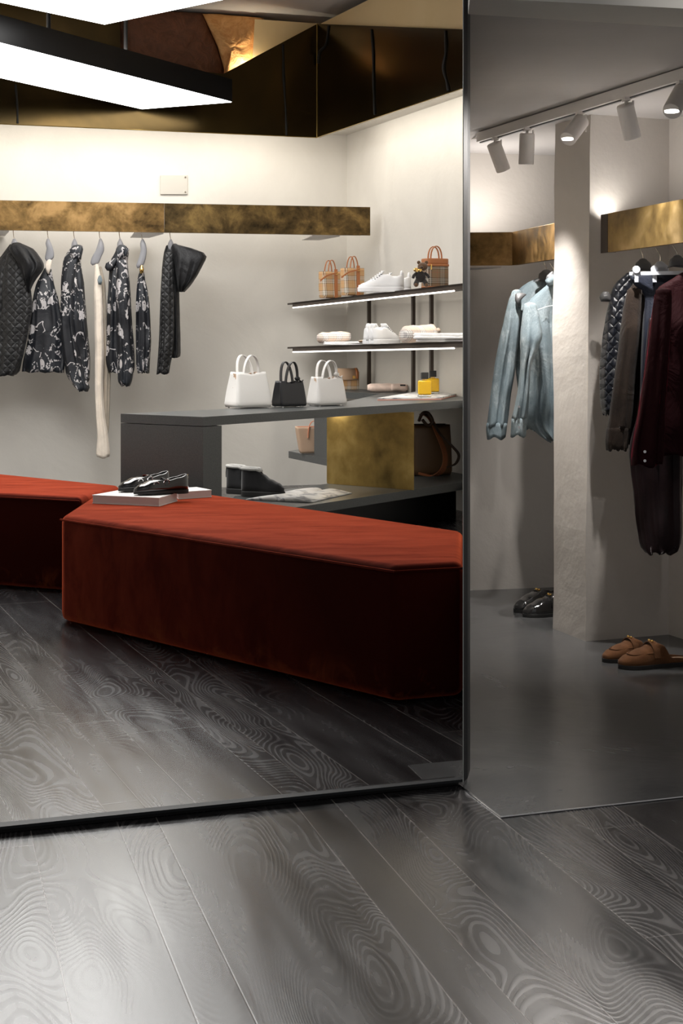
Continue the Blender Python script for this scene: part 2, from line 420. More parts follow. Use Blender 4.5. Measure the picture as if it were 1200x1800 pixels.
def emit(name, mb, m, parent=None, world=False, smooth=False, bevel=0, sub=0, seg=2):
    """one mesh object; world=True means the vertices are given in world space"""
    me = bpy.data.meshes.new(name)
    vs = list(mb.v)
    loc = Vector((0, 0, 0))
    if parent is not None:
        if world:
            inv = parent_world(parent).inverted(); vs = [inv @ v for v in vs]
    else:
        lo = [min(v[i] for v in vs) for i in range(3)]; hi = [max(v[i] for v in vs) for i in range(3)]
        loc = Vector(((lo[0] + hi[0]) / 2, (lo[1] + hi[1]) / 2, lo[2])); vs = [v - loc for v in vs]
    me.from_pydata([tuple(v) for v in vs], [], mb.f); me.materials.append(M[m] if isinstance(m, str) else m)
    bm = bmesh.new(); bm.from_mesh(me); bmesh.ops.remove_doubles(bm, verts=bm.verts, dist=1e-6)
    bmesh.ops.recalc_face_normals(bm, faces=bm.faces); bm.to_mesh(me); bm.free()
    o = bpy.data.objects.new(name, me); COL.objects.link(o); o.location = loc
    if parent is not None: o.parent = parent
    if smooth:
        for p in me.polygons: p.use_smooth = True
    if bevel:
        b = o.modifiers.new('edge_rounding', 'BEVEL'); b.width = bevel; b.segments = seg; b.limit_method = 'ANGLE'; b.angle_limit = .6
        for p in me.polygons: p.use_smooth = True
        b.harden_normals = False
        w = o.modifiers.new('normals', 'WEIGHTED_NORMAL'); w.keep_sharp = True
    if sub:
        d = o.modifiers.new('subdivision', 'SUBSURF'); d.levels = sub; d.render_levels = sub
    return o
def parent_world(o):
    m = Matrix.LocRotScale(o.location, o.rotation_euler, o.scale)
    return parent_world(o.parent) @ m if o.parent else m
def thing(name, label, cat, loc, rz=0, group=None, scale=1, tilt=None):
    o = bpy.data.objects.new(name, None); COL.objects.link(o); o.location = loc; o.rotation_euler = (0, 0, rz)
    if tilt: o.rotation_euler = tilt
    o.empty_display_size = .05; o.scale = (scale,) * 3
    return tag(o, label, cat, group)
def tag(o, label, cat, group=None):
    o['label'] = label; o['category'] = cat
    if group: o['group'] = group
    return o
def struct(o): o['kind'] = 'structure'; return o

def interp_rows(rows, step=7):
    rows = sorted(rows); out = []
    for i in range(len(rows) - 1):
        a, b = rows[i], rows[i + 1]; n = max(1, int(round((b[0] - a[0]) / step)))
        for k in range(n):
            t = k / n; r0 = rows[max(i - 1, 0)]; r3 = rows[min(i + 2, len(rows) - 1)]
            y = a[0] + (b[0] - a[0]) * t; q = [y]
            for c in (1, 2):
                m1 = (b[c] - r0[c]) / max(b[0] - r0[0], 1e-3) * (b[0] - a[0]); m2 = (r3[c] - a[c]) / max(r3[0] - a[0], 1e-3) * (b[0] - a[0])
                h = (2 * t ** 3 - 3 * t * t + 1) * a[c] + (t ** 3 - 2 * t * t + t) * m1 * .8 + (-2 * t ** 3 + 3 * t * t) * b[c] + (t ** 3 - t * t) * m2 * .8
                q.append(h)
            out.append(q)
    out.append(list(rows[-1])); return out
def loft_px(name, rows, Y, depth, m, parent, folds=3, amp=.25, n=40, seed=0, step=6, round_top=True, edge=.0, hollow=True):
    """a hanging cloth volume: every row is (picture row, left, right); it has real depth, folds and an open hem"""
    R = interp_rows(rows, step); rs = []; tot = len(R); rnd = random.Random(seed)
    ph = [rnd.uniform(0, 6.28) for _ in range(4)]
    def ring(py, L, Rr, k, shrink=1, dz=0):
        cx = ((L + Rr) / 2 - CX) * Y / F; hx = max(.002, (Rr - L) / 2 * Y / F * shrink); z = CH - (py - HZ) * Y / F + dz
        t0 = k / (tot - 1)
        d = depth * (.35 + .65 * min(1, t0 * 3.5)) * shrink if round_top else depth * shrink
        d = min(d, max(.012, hx * 2.2))
        pts = []
        for i in range(n):
            a = 2 * math.pi * i / n; c, s = math.cos(a), math.sin(a)
            x = hx * (abs(c) ** .85) * (1 if c >= 0 else -1); y = d * (abs(s) ** .8) * (1 if s >= 0 else -1)
            fo = amp * (min(1, t0 * 2.0)) * d
            w = math.sin(folds * math.pi * x / hx + ph[0] + 1.6 * t0 + (ph[2] if s > 0 else 0)) * .6 + math.sin(folds * 1.7 * math.pi * x / hx + ph[1] - 2.6 * t0) * .4
            y += (fo * w) * (abs(s) ** .5)
            nn = mnoise.noise(Vector((x * 14 + seed, y * 9, z * 8))) * .35 * d * amp * 2
            hemw = .0
            pts.append(Vector((cx + x, Y + y + nn * (1 if s < 0 else -1), z + (math.sin(folds * 2.2 * x / hx + ph[3]) * .006 * t0 * t0))))
        return pts
    for sh_, dz_ in ((.25, .0075), (.6, .0055), (.85, .003)): rs.append(ring(R[0][0], R[0][1], R[0][2], 0, sh_, dz_))
    for k, (py, L, Rr) in enumerate(R): rs.append(ring(py, L, Rr, k))
    if hollow:
        rs.append(ring(R[-1][0], R[-1][1], R[-1][2], tot - 1, .86, .001)); rs.append(ring(R[-3][0], R[-3][1], R[-3][2], tot - 3, .8, .0))
    mb = MB().rings(rs)
    return emit(name, mb, m, parent, world=True, smooth=True)

# ================================================================== STRUCTURE
def wallpoly(name, pts, m, smooth=False):
    mb = MB(); mb.add(pts, [tuple(range(len(pts)))]); return emit(name, mb, m)
MP0, MP1 = G(-200, 1465 + .1056 * 200), G(806, 1380)
dm = (MP1 - MP0).normalized(); nm = Vector((-dm.y, dm.x, 0))     # along the mirror front and away from the visitor
def prism_obj(name, pts, z0, z1, m, **k): return emit(name, MB().prism(pts, z0, z1), m, **k)
JC, JR = G(880, 1438), G(1300, 1391)
# floors (thin slabs)
struct(prism_obj('floor_wood', [(-3.2, -1.5), (2.2, -1.5), (2.2, JR.y + (2.2 - JR.x) * (JR.y - JC.y) / (JR.x - JC.x)), (JC.x, JC.y), (MP1.x, MP1.y), (-3.2, MP1.y + (-3.2 - MP1.x) * dm.y / dm.x)], -.05, 0, 'floor_a'))
far_floor = [(-3.2, MP1.y + (-3.2 - MP1.x) * dm.y / dm.x), (MP1.x, MP1.y), XY(817, MP1.y + .06), XY(817, 11.6), (-3.2, 11.6)]
struct(prism_obj('floor_wood_behind_opening', far_floor, -.05, 0, 'floor_b'))
pp = [G(717, 1346), G(742, 1343), G(812, 1337), G(812, 1372), G(792, 1374), G(752, 1379)]
struct(prism_obj('floor_concrete_patch', [(p.x, p.y) for p in pp], -.01, .0012, 'concrete'))  # mirror reflection of the concrete floor, built as a thin slab
struct(prism_obj('floor_concrete', [XY(807, MP1.y), (JC.x, JC.y), (JR.x, JR.y), (2.6, 3.6), (2.6, 7.5), XY(819, 7.5), XY(819, MP1.y + .06)], -.05, .001, 'concrete'))
mb = MB(); mb.tube([MP1 + Vector((0, 0, .002)), JC + Vector((0, 0, .002)), JR + Vector((0, 0, .002))], .0022, 6)
struct(emit('trim_floor_joint', mb, 'silver'))
# walls of the shop
ZC = 3.34
def wall_slab(name, a, b, z0, z1, t, m, away=1):
    a, b = Vector((a[0], a[1], 0)), Vector((b[0], b[1], 0)); d = (b - a).normalized(); nn = Vector((-d.y, d.x, 0)) * t * away
    return struct(prism_obj(name, [a[:2], b[:2], (b + nn)[:2], (a + nn)[:2]], z0, z1, m))
wa_far = Vector(WA0) + (Vector(WA0) - Vector(CORNER)).normalized() * 1.2
wall_slab('wall_back', wa_far, CORNER, 0, ZC, .15, 'wall')
wb_far = Vector(WB1) + (Vector(WB1) - Vector(CORNER)).normalized() * .02
wall_slab('wall_side', CORNER, wb_far, 0, ZC, .15, 'wall')
# added divider between the built mirror reflection and the alcove; it is seen exactly edge-on from the visitor
struct(prism_obj('wall_partition', [XY(815.8, MP1.y + .05), XY(820.8, MP1.y + .05), XY(820.8, 9.25), XY(815.8, 9.25)], 0, ZC, 'wall'))
wall_slab('wall_left', (-3.2, 3.0), (-3.2, 10.3), 0, ZC, .15, 'wall')
struct(prism_obj('ceiling_shop', [(-3.3, 2.6), (1.1, 3.8), (1.1, 11.5), (-3.3, 11.5)], ZC, ZC + .1, 'ceiling'))
# ================================================================== MIRROR FRAME (opening; the reflected room is built as solid geometry behind it)
fr = thing('mirror_frame', 'tall frameless panel edge with black base running along dark wooden floor', 'mirror', MP1)
mb = MB()
e0 = XY(815, MP1.y - .01)
zb = CH - (1368 - HZ) * (MP1.y) / F
for (n_, m_, p0, p1, z0, z1) in (('side_edge', 'mirror_edge', XY(814.6, 3.47), XY(821.6, 3.50), zb, 3.3),):
    mb = MB(); d = Vector((.3, .95)) * .05
    mb.prism([p0, p1, (p1[0] + .012, p1[1] + .07), (p0[0] + .004, p0[1] + .07)], z0, z1); emit(n_, mb, m_, fr, world=True)
mb = MB(); q0, q1 = XY(813.2, 3.468), XY(814.6, 3.469)
mb.prism([q0, q1, (q1[0], q1[1] + .006), (q0[0], q0[1] + .006)], zb, 3.3); emit('glass_edge', mb, 'edge_glass', fr, world=True)
# lower rim and recessed base
a = Vector((MP0.x, MP0.y, 0)); b = Vector((MP1.x, MP1.y, 0)); b2 = Vector(XY(815, 3.485)).to_3d()
mb = MB().prism([a.to_2d() - nm.to_2d() * .012, (b2 - nm * .0)[:2], (b2 + nm * .02)[:2], a.to_2d() + nm.to_2d() * .02], zb - .004, zb + .002); emit('lower_rim', mb, 'mirror_edge', fr, world=True)
mb = MB().prism([a[:2], b[:2], (b + nm * .03)[:2], (a + nm * .03)[:2]], .001, zb - .004); emit('recessed_base', mb, 'black_metal', fr, world=True)

# ================================================================== SOFFIT (dark polished brass)
ZS = 2.47
sk0, sk1, sk2 = XY(-60, 1.42 * F / (600 - 215.5)), XY(557, 1.42 * F / 358), XY(822, 1.42 * F / 447.5)
def skirtA(px, py):                       # a point of the long skirt's face
    x, y = ray_line(px, sk0, sk1); return Vector((x, y, CH - (py - HZ) * y / F))
def skirtB(px, py):
    x, y = ray_line(px, sk1, sk2); return Vector((x, y, CH - (py - HZ) * y / F))
def plate(name, pts, thick, back, m, parent=None, **k):
    back = Vector(back).normalized() * thick; n = len(pts)
    mb = MB(); mb.add(list(pts) + [p + back for p in pts], [tuple(range(n)), tuple(reversed(range(n, 2 * n)))] + [(i, (i + 1) % n, n + (i + 1) % n, n + i) for i in range(n)])
    return emit(name, mb, m, parent, world=parent is not None, **k)
sof = thing('ceiling_soffit', 'angular dark polished brass band dropped from the ceiling around the shop', 'soffit', (sk1[0], sk1[1], ZS))
A = [skirtA(-60, 215.5), skirtA(557, 242), skirtA(557, 42), skirtA(392, 130), skirtA(345, 124), skirtA(212, 92), skirtA(209, 5), skirtA(-60, 2)]
A[0].z = ZS; A[1].z = ZS
plate('long_panel', A, .02, (-.2, 1, 0), 'brass_dark', sof)
B = [skirtB(557, 242), skirtB(822, 153), skirtB(822, 52), skirtB(557, 42)]
B[0].z = ZS; B[1].z = ZS
plate('short_panel', B, .02, (1, .4, 0), 'brass_dark', sof)
mb = MB().tube([B[0] - Vector((0, .004, 0)), B[3] - Vector((0, .004, 0))], .0035, 6).tube([A[0] - Vector((0, .004, 0)), A[1] - Vector((0, .004, 0)), B[1] - Vector((.002, .003, 0))], .003, 6)
emit('bright_edge', mb, 'brass_edge', sof, world=True)
for i, (f, pts) in enumerate(((skirtB, [(578, 45), (573, 78), (562, 92), (560, 112)]), (skirtB, [(653, 52), (656, 90), (657, 150), (659, 202)]), (skirtB, [(783, 54), (784, 90), (780, 120), (786, 145), (789, 160)]), (skirtA, [(498, 78), (500, 150), (503, 200), (504, 238)]), (skirtA, [(28, 148), (31, 180), (32, 217)]))):
    pth = smooth_path([f(*p) - Vector((.003, .004, 0)) for p in pts], 6); rr = [.006 + .008 * abs(mnoise.noise(p * 9 + Vector((i, 0, 0)))) for p in pth]
    emit('dark_crack', MB().tube(pth, rr, 8), 'crack', sof, world=True)
# underside board above the skirt
U = [(sk0[0], sk0[1] + .03), (sk1[0] + .028, sk1[1] + .045), (sk2[0] + .035, sk2[1] + .02), wallB(830), CORNER, WA0]
struct(prism_obj('ceiling_cove_board', [Vector(u[:2]) for u in U], 2.568, 2.60, 'wall'))
# reflections in the polished brass, built as solid pieces behind the soffit
struct(plate('trim_cream_bulkhead', [skirtB(557, 42) + Vector((.01, .03, 0)), skirtB(824, 52) + Vector((.01, .03, 0)), skirtB(824, -40) + Vector((.01, .03, 0)), skirtB(720, -40) + Vector((.01, .03, 0))], .05, (1, .4, 0), 'cream'))
struct(plate('trim_cream_wall_piece', [skirtA(446, 28) + Vector((0, .10, 0)), skirtA(560, 36) + Vector((0, .10, 0)), skirtA(560, 70) + Vector((0, .10, 0)), skirtA(440, 130) + Vector((0, .10, 0))], .04, (0, 1, 0), 'cream'))
def reflected_rock(name, outline, Yoff, m, label, bulge=.10):
    pts = [skirtA(*p) + Vector((0, Yoff, 0)) for p in outline]; c = sum(pts, Vector()) / len(pts); mb = MB(); rs = []
    dense = []
    for i in range(len(pts)):
        a_, b_ = pts[i], pts[(i + 1) % len(pts)]
        for k in range(6): dense.append(a_.lerp(b_, k / 6))
    for s_, dy in ((1.0, .12), (1.0, .05), (.93, -.02 * 1), (.75, -.035), (.45, -.05), (.12, -.055)):
        rs.append([c + (p - c) * s_ + Vector((0, dy * (bulge / .1) + .03 * mnoise.noise(p * 7 + Vector((0, s_ * 5, 0))), 0)) for p in dense])
    mb.rings(rs); return tag(emit(name, mb, m, smooth=True), label, 'stone')
reflected_rock('stone_block', [(350, 12), (366, 12), (460, 20), (450, 70), (446, 100), (436, 135), (386, 155), (390, 115), (378, 72)], .16, 'stone_lit', 'orange lit rough stone pier above the dark brass soffit')
reflected_rock('stone_block', [(196, 2), (352, 8), (374, 60), (390, 104), (396, 150), (330, 150), (196, 118)], .19, 'stone_dark', 'dark reddish brown stone beside the orange lit pier')
us = skirtA(436, 124) + Vector((0, .06, 0))
strip_light('soffit_uplight', us - Vector((.03, 0, 0)), us + Vector((.03, .02, 0)), .03, 1.6, (1, .85, .6), (-.25, .7, .65))  # added lamp, brightens the reflected stone and cream pieces
# ================================================================== LUMINAIRES
def luminaire(label, pts, z, h, rods, inset=.012):
    o = thing('ceiling_light', label, 'ceiling light', (pts[0][0], pts[0][1], z), group=None)
    emit('housing', MB().prism(pts, z + .004, z + h), 'black_metal', o, world=True)
    c = sum((Vector(p) for p in pts), Vector((0, 0))) / len(pts)
    ip = [tuple(Vector(p) + (c - Vector(p)).normalized() * inset) for p in pts]
    emit('diffuser', MB().prism(ip, z, z + .01), 'lamp_main', o, world=True)
    for r in rods: emit('suspension_rod', MB().cyl((r[0], r[1], z + h), (r[0], r[1], ZC), .012), 'black_metal', o, world=True)
    return o
c1 = G(184, 44, 2.75); l1 = G(0, 5, 2.75); r1 = G(395, 0, 2.75)
dl, dr = (l1 - c1), (r1 - c1)
luminaire('large bright angular ceiling light nearest the top edge', [c1.to_2d(), (c1 + dr * 1.9)[:2], (c1 + dr * 1.9 + dl * 2.6)[:2], (c1 + dl * 2.6)[:2]], 2.75, .16, [])
z2 = 2.6
k0, k1, k2, k3 = G(-300, 0, z2), G(408, 180, z2), G(250, 192, z2), G(0, 137, z2)
k0 = G(0, 76, z2); ex = (k0 - k1).normalized()
k0b = k0 + ex * .9; k3b = k3 + (k3 - k2).normalized() * 1.0
rp1 = G(0, 76, z2).lerp(k1, .52) + Vector((-.06, .10, 0)); rp0 = G(0, 76, z2).lerp(k1, .2) + Vector((-.06, .12, 0))
luminaire('long pointed ceiling light hanging in a black housing over the rail', [k1.to_2d(), k2.to_2d(), k3b.to_2d(), k0b.to_2d()], z2, .15, [rp0, rp1], .006)

strip_light('pendant_uplight', (rp1.x, rp1.y, z2 + .17), (rp0.x - .6, rp0.y - .7, z2 + .17), .10, 14, WARM, (0, 0, 1))  # added fill above the housing, brightens ceiling and cream piece
# ================================================================== WALL RAIL with brass fascia
def beamY(px): return ray_line(px, XY(0, 9.75), XY(651, 10.25))
b0, b1 = beamY(-60), beamY(651)
rail = thing('clothes_rail_fascia', 'long aged brass rail cover above the hanging black and printed clothes', 'rail', (b0[0], b0[1], 1.784))
seamx = beamY(289)
for (p, q) in ((b0, seamx), (seamx, b1)):
    d = Vector((q[0] - p[0], q[1] - p[1])).normalized(); nn = Vector((-d.y, d.x)) * .02
    emit('brass_panel', MB().prism([p, Vector(q) - d * .002, Vector(q) - d * .002 + nn, Vector(p) + nn], 1.784, 1.98), 'brass_old' if p is b0 else 'brass_old_dark', rail, world=True)
d = (Vector(b1) - Vector(b0)).normalized(); nn = Vector((-d.y, d.x))
emit('rail_tube', MB().cyl((Vector(b0) + nn * .10).to_3d() + Vector((0, 0, 1.80)), (Vector(b1) + nn * .10 - d * .05).to_3d() + Vector((0, 0, 1.80)), .012), 'steel', rail, world=True)
for px in (2, 262, 574):
    p = Vector(beamY(px)) + nn * .02
    w = .10 if px != 2 else .05
    emit('wall_bracket', MB().prism([p - d * w, p + d * w, p + d * w * .3 + nn * .42, p - d * w + nn * .42], 1.775, 1.782), 'white_metal', rail, world=True)
# socket cover plate on back wall
def onA(px, py, off=0):
    x, y = wallA(px); dd = Vector((WA0[0] - CORNER[0], WA0[1] - CORNER[1])).normalized(); n2 = Vector((-dd.y, dd.x)) ; n2 = n2 if n2.y < 0 else -n2
    return Vector((x + n2.x * off, y + n2.y * off, CH - (py - HZ) * y / F))
sp = [onA(281, 342, .012), onA(329, 342, .012), onA(329, 308, .012), onA(281, 308, .012)]
cov = thing('wall_cover_plate', 'blank rectangular cover plate on the plaster above the brass rail', 'cover plate', sp[0])
plate('plate', sp, .011, (0, 1, 0), 'socket', cov, bevel=.003)
for q in ((325, 312), (325, 338)): emit('screw', MB().cyl(onA(*q, .013), onA(*q, .016), .006), 'steel', cov, world=True)

# ================================================================== BENCHES
def bench(name, label, pts, h, bev=.035):
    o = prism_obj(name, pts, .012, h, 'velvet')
    b = o.modifiers.new('rounding', 'BEVEL'); b.width = bev; b.segments = 5; b.limit_method = 'ANGLE'; b.angle_limit = .5
    for p in o.data.polygons: p.use_smooth = True
    tag(o, label, 'bench'); return o
BH = .405
Bp = [G(107, 1097), G(693, 1242.5), G(1010, 1222), ]
bk0, bk1 = G(372, 868, BH), G(813, 932, BH); fl = G(152, 871, BH)
dd = (bk1 - bk0)
near = [Bp[0][:2], Bp[1][:2], G(814.5, 1232)[:2], G(814.5, 932.5, BH)[:2], bk0[:2], (fl.x + .02, fl.y)]
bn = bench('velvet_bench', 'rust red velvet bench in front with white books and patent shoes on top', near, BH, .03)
top = [(Vector(p[:2]).to_3d() + Vector((0, 0, BH - .017))) for p in near]
c = sum(top, Vector()) / len(top)
emit('piping', MB().tube([t_ + (t_ - c).normalized() * .003 for t_ in top[:3]], .004, 6), 'velvet', bn, world=True)
lf = [G(-220, 1010)[:2], G(-60, 1030)[:2], G(140, 1046)[:2], (-1.20, 6.45), G(213, 853, BH)[:2], G(0, 832, BH)[:2], G(-200, 812, BH)[:2]]
lf[3] = (near[5][0] - .015, near[5][1] + .02)
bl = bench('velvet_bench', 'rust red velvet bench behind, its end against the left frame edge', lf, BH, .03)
tl = [Vector(p).to_3d() + Vector((0, -.002, BH - .017)) for p in lf[:3]]
emit('piping', MB().tube(tl, .004, 6), 'velvet', bl, world=True)

# ================================================================== DESK
DZ = .7075; DT = .042
desk = thing('display_counter', 'charcoal angular display counter with handbags on top and open shelf below', 'counter', (-.2, 7.6, 0))
pD = [G(212, 727.2, DZ), G(357, 733, DZ), G(825, 703.2, DZ)]
cb = Vector(wallB(830)).to_3d(); cc = Vector(CORNER).to_3d()
topP = [pD[0][:2], pD[1][:2], pD[2][:2], (cb.x - .01, cb.y - .02), (cc.x + .005, cc.y - .03), (cc.x - .10, cc.y - .12), G(600, 689.2, DZ)[:2], G(669, 692, DZ)[:2], G(608, 706, DZ)[:2], G(380, 719.5, DZ)[:2]]
emit('top_slab', MB().prism(topP, DZ - DT, DZ), 'desk', desk, world=True)
dpan = (pD[1] - pD[0]).normalized(); bkdir = (pD[2] - pD[1]).normalized()
emit('end_panel', MB().prism([pD[0][:2], pD[1][:2], (pD[1] + bkdir * .13)[:2], (pD[0] + bkdir * .06 + Vector((.0, .03, 0)))[:2]], 0, DZ - DT - .003), 'desk', desk, world=True)
LZ = .235
fl0 = Vector(ray_line(385, pD[1][:2], pD[2][:2])); fr0 = Vector(ray_line(825, pD[1][:2], pD[2][:2]))
lower = [fl0, fr0, (cb.x - .01, cb.y - .03), Vector(wallB(700)) + Vector((-.03, -.05)), G(577, 850, LZ)[:2], G(412, 872, LZ)[:2]]
emit('lower_slab', MB().prism(lower, LZ - .045, LZ), 'desk', desk, world=True)
emit('plinth', MB().prism([Vector(fl0) + Vector((.12, .22)), Vector(fr0) + Vector((-.06, .25)), Vector(fr0) + Vector((-.05, .5)), Vector(fl0) + Vector((.1, .5))], 0, LZ - .045), 'black_metal', desk, world=True)
# side wing shelf and divider
wz = .37
w0, w1 = G(507, 793, wz), G(576, 806.5, wz)
emit('wing_shelf', MB().prism([w0[:2], w1[:2], (w1.x + .5, w1.y + .55), (w0.x + .25, w0.y + .62)], wz - .042, wz), 'desk', desk, world=True)
dv0, dv1 = G(552, 802, wz), G(574, 806, wz)
emit('divider', MB().prism([dv0[:2], dv1[:2], (dv1.x + .12, dv1.y + .6), (dv0.x + .12, dv0.y + .6)], wz, DZ - DT), 'desk', desk, world=True)
# brass box on lower slab
bz = LZ
BL, BR = G(577, 850.5, bz), G(727, 862, bz)
bx = thing('brass_display_box', 'tall brushed brass cube standing on the lower shelf of the counter', 'display box', BL)
zt = DZ - DT
db = Vector((.10, .42, 0))
emit('front_plate', MB().prism([BL[:2], BR[:2], (BR + Vector((0.002, .008, 0)))[:2], (BL + Vector((.002, .008, 0)))[:2]], bz + .001, zt - .004), 'brass_plate', bx, world=True)
emit('box_body', MB().prism([(BL.x - .008, BL.y + .012), (BR + Vector((-.004, .012, 0)))[:2], (BR + Vector((-.22, .20, 0)))[:2], (BL + Vector((-.012, .20, 0)))[:2]], bz + .001, zt - .004), 'brass_plate', bx, world=True)
area('under_counter_light', (BL.x + .12, BL.y - .06, zt - .012), .3, 2.2, WARM, sy=.03)

# ================================================================== WALL SHELVES
def shelf_geo(yl, yr, Yl=10.62, Yr=8.15):
    a_ = P(505, yl, Yl); b_ = P(813, yr, Yr); return a_, b_
def shelf_unit(label, yl, yr, led):
    a_, b_ = shelf_geo(yl, yr)
    dirv = (b_ - a_); b_x = b_ + dirv * .02
    def zf(off): return lambda p: a_.z + (b_.z - a_.z) * ((p[0] - a_.x) / (b_.x - a_.x)) + off
    bk = Vector(wallB(828)) + Vector((-.01, -.02)); ck = Vector(CORNER) + Vector((0, -.03))
    o = thing('wall_shelf', label, 'shelf', a_)
    pts = [a_[:2], b_x[:2], bk, ck, Vector(wallA(560)) + Vector((0, -.03))]
    emit('board', MB().prism(pts, zf(-.012), zf(0)), 'shelf', o, world=True)
    fd = Vector((b_x.x - a_.x, b_x.y - a_.y)).normalized(); fn = Vector((-fd.y, fd.x))
    fp = [Vector(a_[:2]) + fd * .10, Vector(b_x[:2]), Vector(b_x[:2]) + fn * .02, Vector(a_[:2]) + fd * .10 + fn * .02]
    emit('front_lip', MB().prism(fp, zf(-.034), zf(-.0)), 'shelf', o, world=True)
    s_, e_ = .045, .965
    p0 = a_ + dirv * s_; p1 = a_ + dirv * e_
    off = Vector((fn.x, fn.y, 0)) * -.004 + Vector((0, 0, -.037))
    emit('led_strip', MB().tube([p0 + off, p1 + off], .0042, 8), 'led', o, world=True)
    strip_light('shelf_light', p0 + off + Vector((0, .05, -.012)), p1 + off + Vector((0, .05, -.012)), .02, led, WARM, (.25, .2, -1))
    return o, (lambda x: a_.z + (b_.z - a_.z) * ((x - a_.x) / (b_.x - a_.x)))
sh1, z1f = shelf_unit('upper bronze wall shelf with lit front edge holding check bags', 533, 498, 5)
sh2, z2f = shelf_unit('lower bronze wall shelf with lit front edge holding folded cloths', 610, 600, 4)
for px, yt, yb in ((657, 522, 684), (735, 520, 690), (767, 518, 692)):
    q = Vector(wallB(px)) + Vector((-.035, -.03)); zt_ = CH - (yt - HZ) * q.y / F
    o = emit('shelf_upright', MB().box((q.x, q.y, (DZ + zt_) / 2), (.022, .022, zt_ - DZ), rz=.4), 'shelf')
    tag(o, {657: 'slim bronze upright behind the white sneakers, first from the wall corner', 735: 'slim bronze upright rising behind the yellow perfume, middle of three', 767: 'slim bronze upright just past the perfume bottles, third from the wall corner'}[px], 'shelf upright', 'uprights carrying the wall shelves')

# ================================================================== SHOES
def shoe_upper(L, wf, hf, gf, zf, n_st=26, m=8, thick=.004):
    """rings from toe to heel; wf half width, hf rim height, gf half opening, zf inner floor"""
    rs = []
    for k in range(n_st + 1):
        s = k / n_st; w, h, g = wf(s), hf(s), gf(s); x = (s - .5) * L; zi = zf(s)
        pts = []
        for j in range(m + 1):                       # outer left, bottom to rim
            a_ = math.pi / 2 * j / m; bul = math.sin(a_) ** .75
            yy = g + (w - g) * (math.cos(a_) ** .62); pts.append(Vector((x, -yy, h * bul)))
        gi = max(g - thick, 0.0005)
        inner = []
        for j in range(4):
            t_ = j / 3; dpt = (h - zi) if g > thick else .001
            inner.append(Vector((x, -gi * (1 - .12 * t_), h - .0005 - dpt * t_)))
        pts += inner; pts += [Vector((p.x, -p.y, p.z)) for p in reversed(inner)]
        pts += [Vector((p.x, -p.y, p.z)) for p in reversed(pts[:m + 1])]
        rs.append(pts)
    return MB().rings(rs)
def foot_w(s, W, toe=.35, waist=.0):
    a_ = min(1, max(0, s) / .30); base = math.sin(a_ * math.pi / 2) ** (toe + .15)
    heel = 1 if s < .85 else math.sqrt(max(0, 1 - ((s - .85) / .155) ** 2))
    mid = 1 - .20 * math.sin(min(1, max(0, (s - .3) / .6)) * math.pi * .72) - waist * max(0, s - .3)
    return max(.003, W * base * heel * mid)
def sole(L, W, z0, z1, grow=.002, toe=.35, s0=0, s1=1):
    pts = [];
    for k in range(21): s = s0 + (s1 - s0) * k / 20; pts.append(((s - .5) * L, foot_w(s, W, toe) + grow))
    poly = [(x - (grow if i == 0 else 0), -w) for i, (x, w) in enumerate(pts)] + [(x, w) for x, w in reversed(pts)]
    return MB().prism(poly, z0, z1)
def lerp(a_, b_, t): return a_ + (b_ - a_) * max(0, min(1, t))
def prof(stops):
    def f(s):
        for (a_, va), (b_, vb) in zip(stops, stops[1:]):
            if s <= b_:
                t = (s - a_) / (b_ - a_); t = t * t * (3 - 2 * t); return va + (vb - va) * t
        return stops[-1][1]
    return f
def mary_jane(label, loc, rz, scale=1):
    o = thing('mary_jane_shoe', label, 'shoe', loc, rz, 'patent shoes on the books', scale); L, W = .25, .042
    wf = lambda s: foot_w(s, W); hf = prof([(0, .012), (.12, .030), (.30, .046), (.42, .048), (.6, .045), (.8, .055), (1, .068)])
    gf = prof([(0, 0), (.34, 0), (.42, .022), (.6, .027), (.9, .024), (.97, .006), (1, .001)])
    emit('upper', shoe_upper(L, wf, lambda s: hf(s), gf, lambda s: .014), 'patent', o, smooth=True).location.z = .016
    emit('sole', sole(L, W, .006, .017), 'rubber', o, bevel=.001)
    emit('heel', sole(L, W, 0, .012, .001, s0=.76), 'rubber', o, bevel=.001)
    emit('insole', sole(L * .9, W * .78, .024, .027, 0, s0=.38, s1=.98), 'lining_red', o)
    for sx, hz in ((-.035, .062), (.012, .070)):
        pts = smooth_path([(sx, -.036, .040), (sx, -.026, hz - .006), (sx, 0, hz), (sx, .026, hz - .006), (sx, .036, .040)], 5)
        st = emit('strap', MB().strap(pts, .013, .003, (1, 0, 0)), 'patent', o)
        ring = [(sx + .012 * math.cos(t / 12 * 6.283), -.034 - .004 * math.sin(t / 12 * 6.283), hz - .016 + .012 * math.sin(t / 12 * 6.283)) for t in range(12)]
        emit('buckle', MB().tube(ring, .0026, 6, True), 'silver', st)
    return o
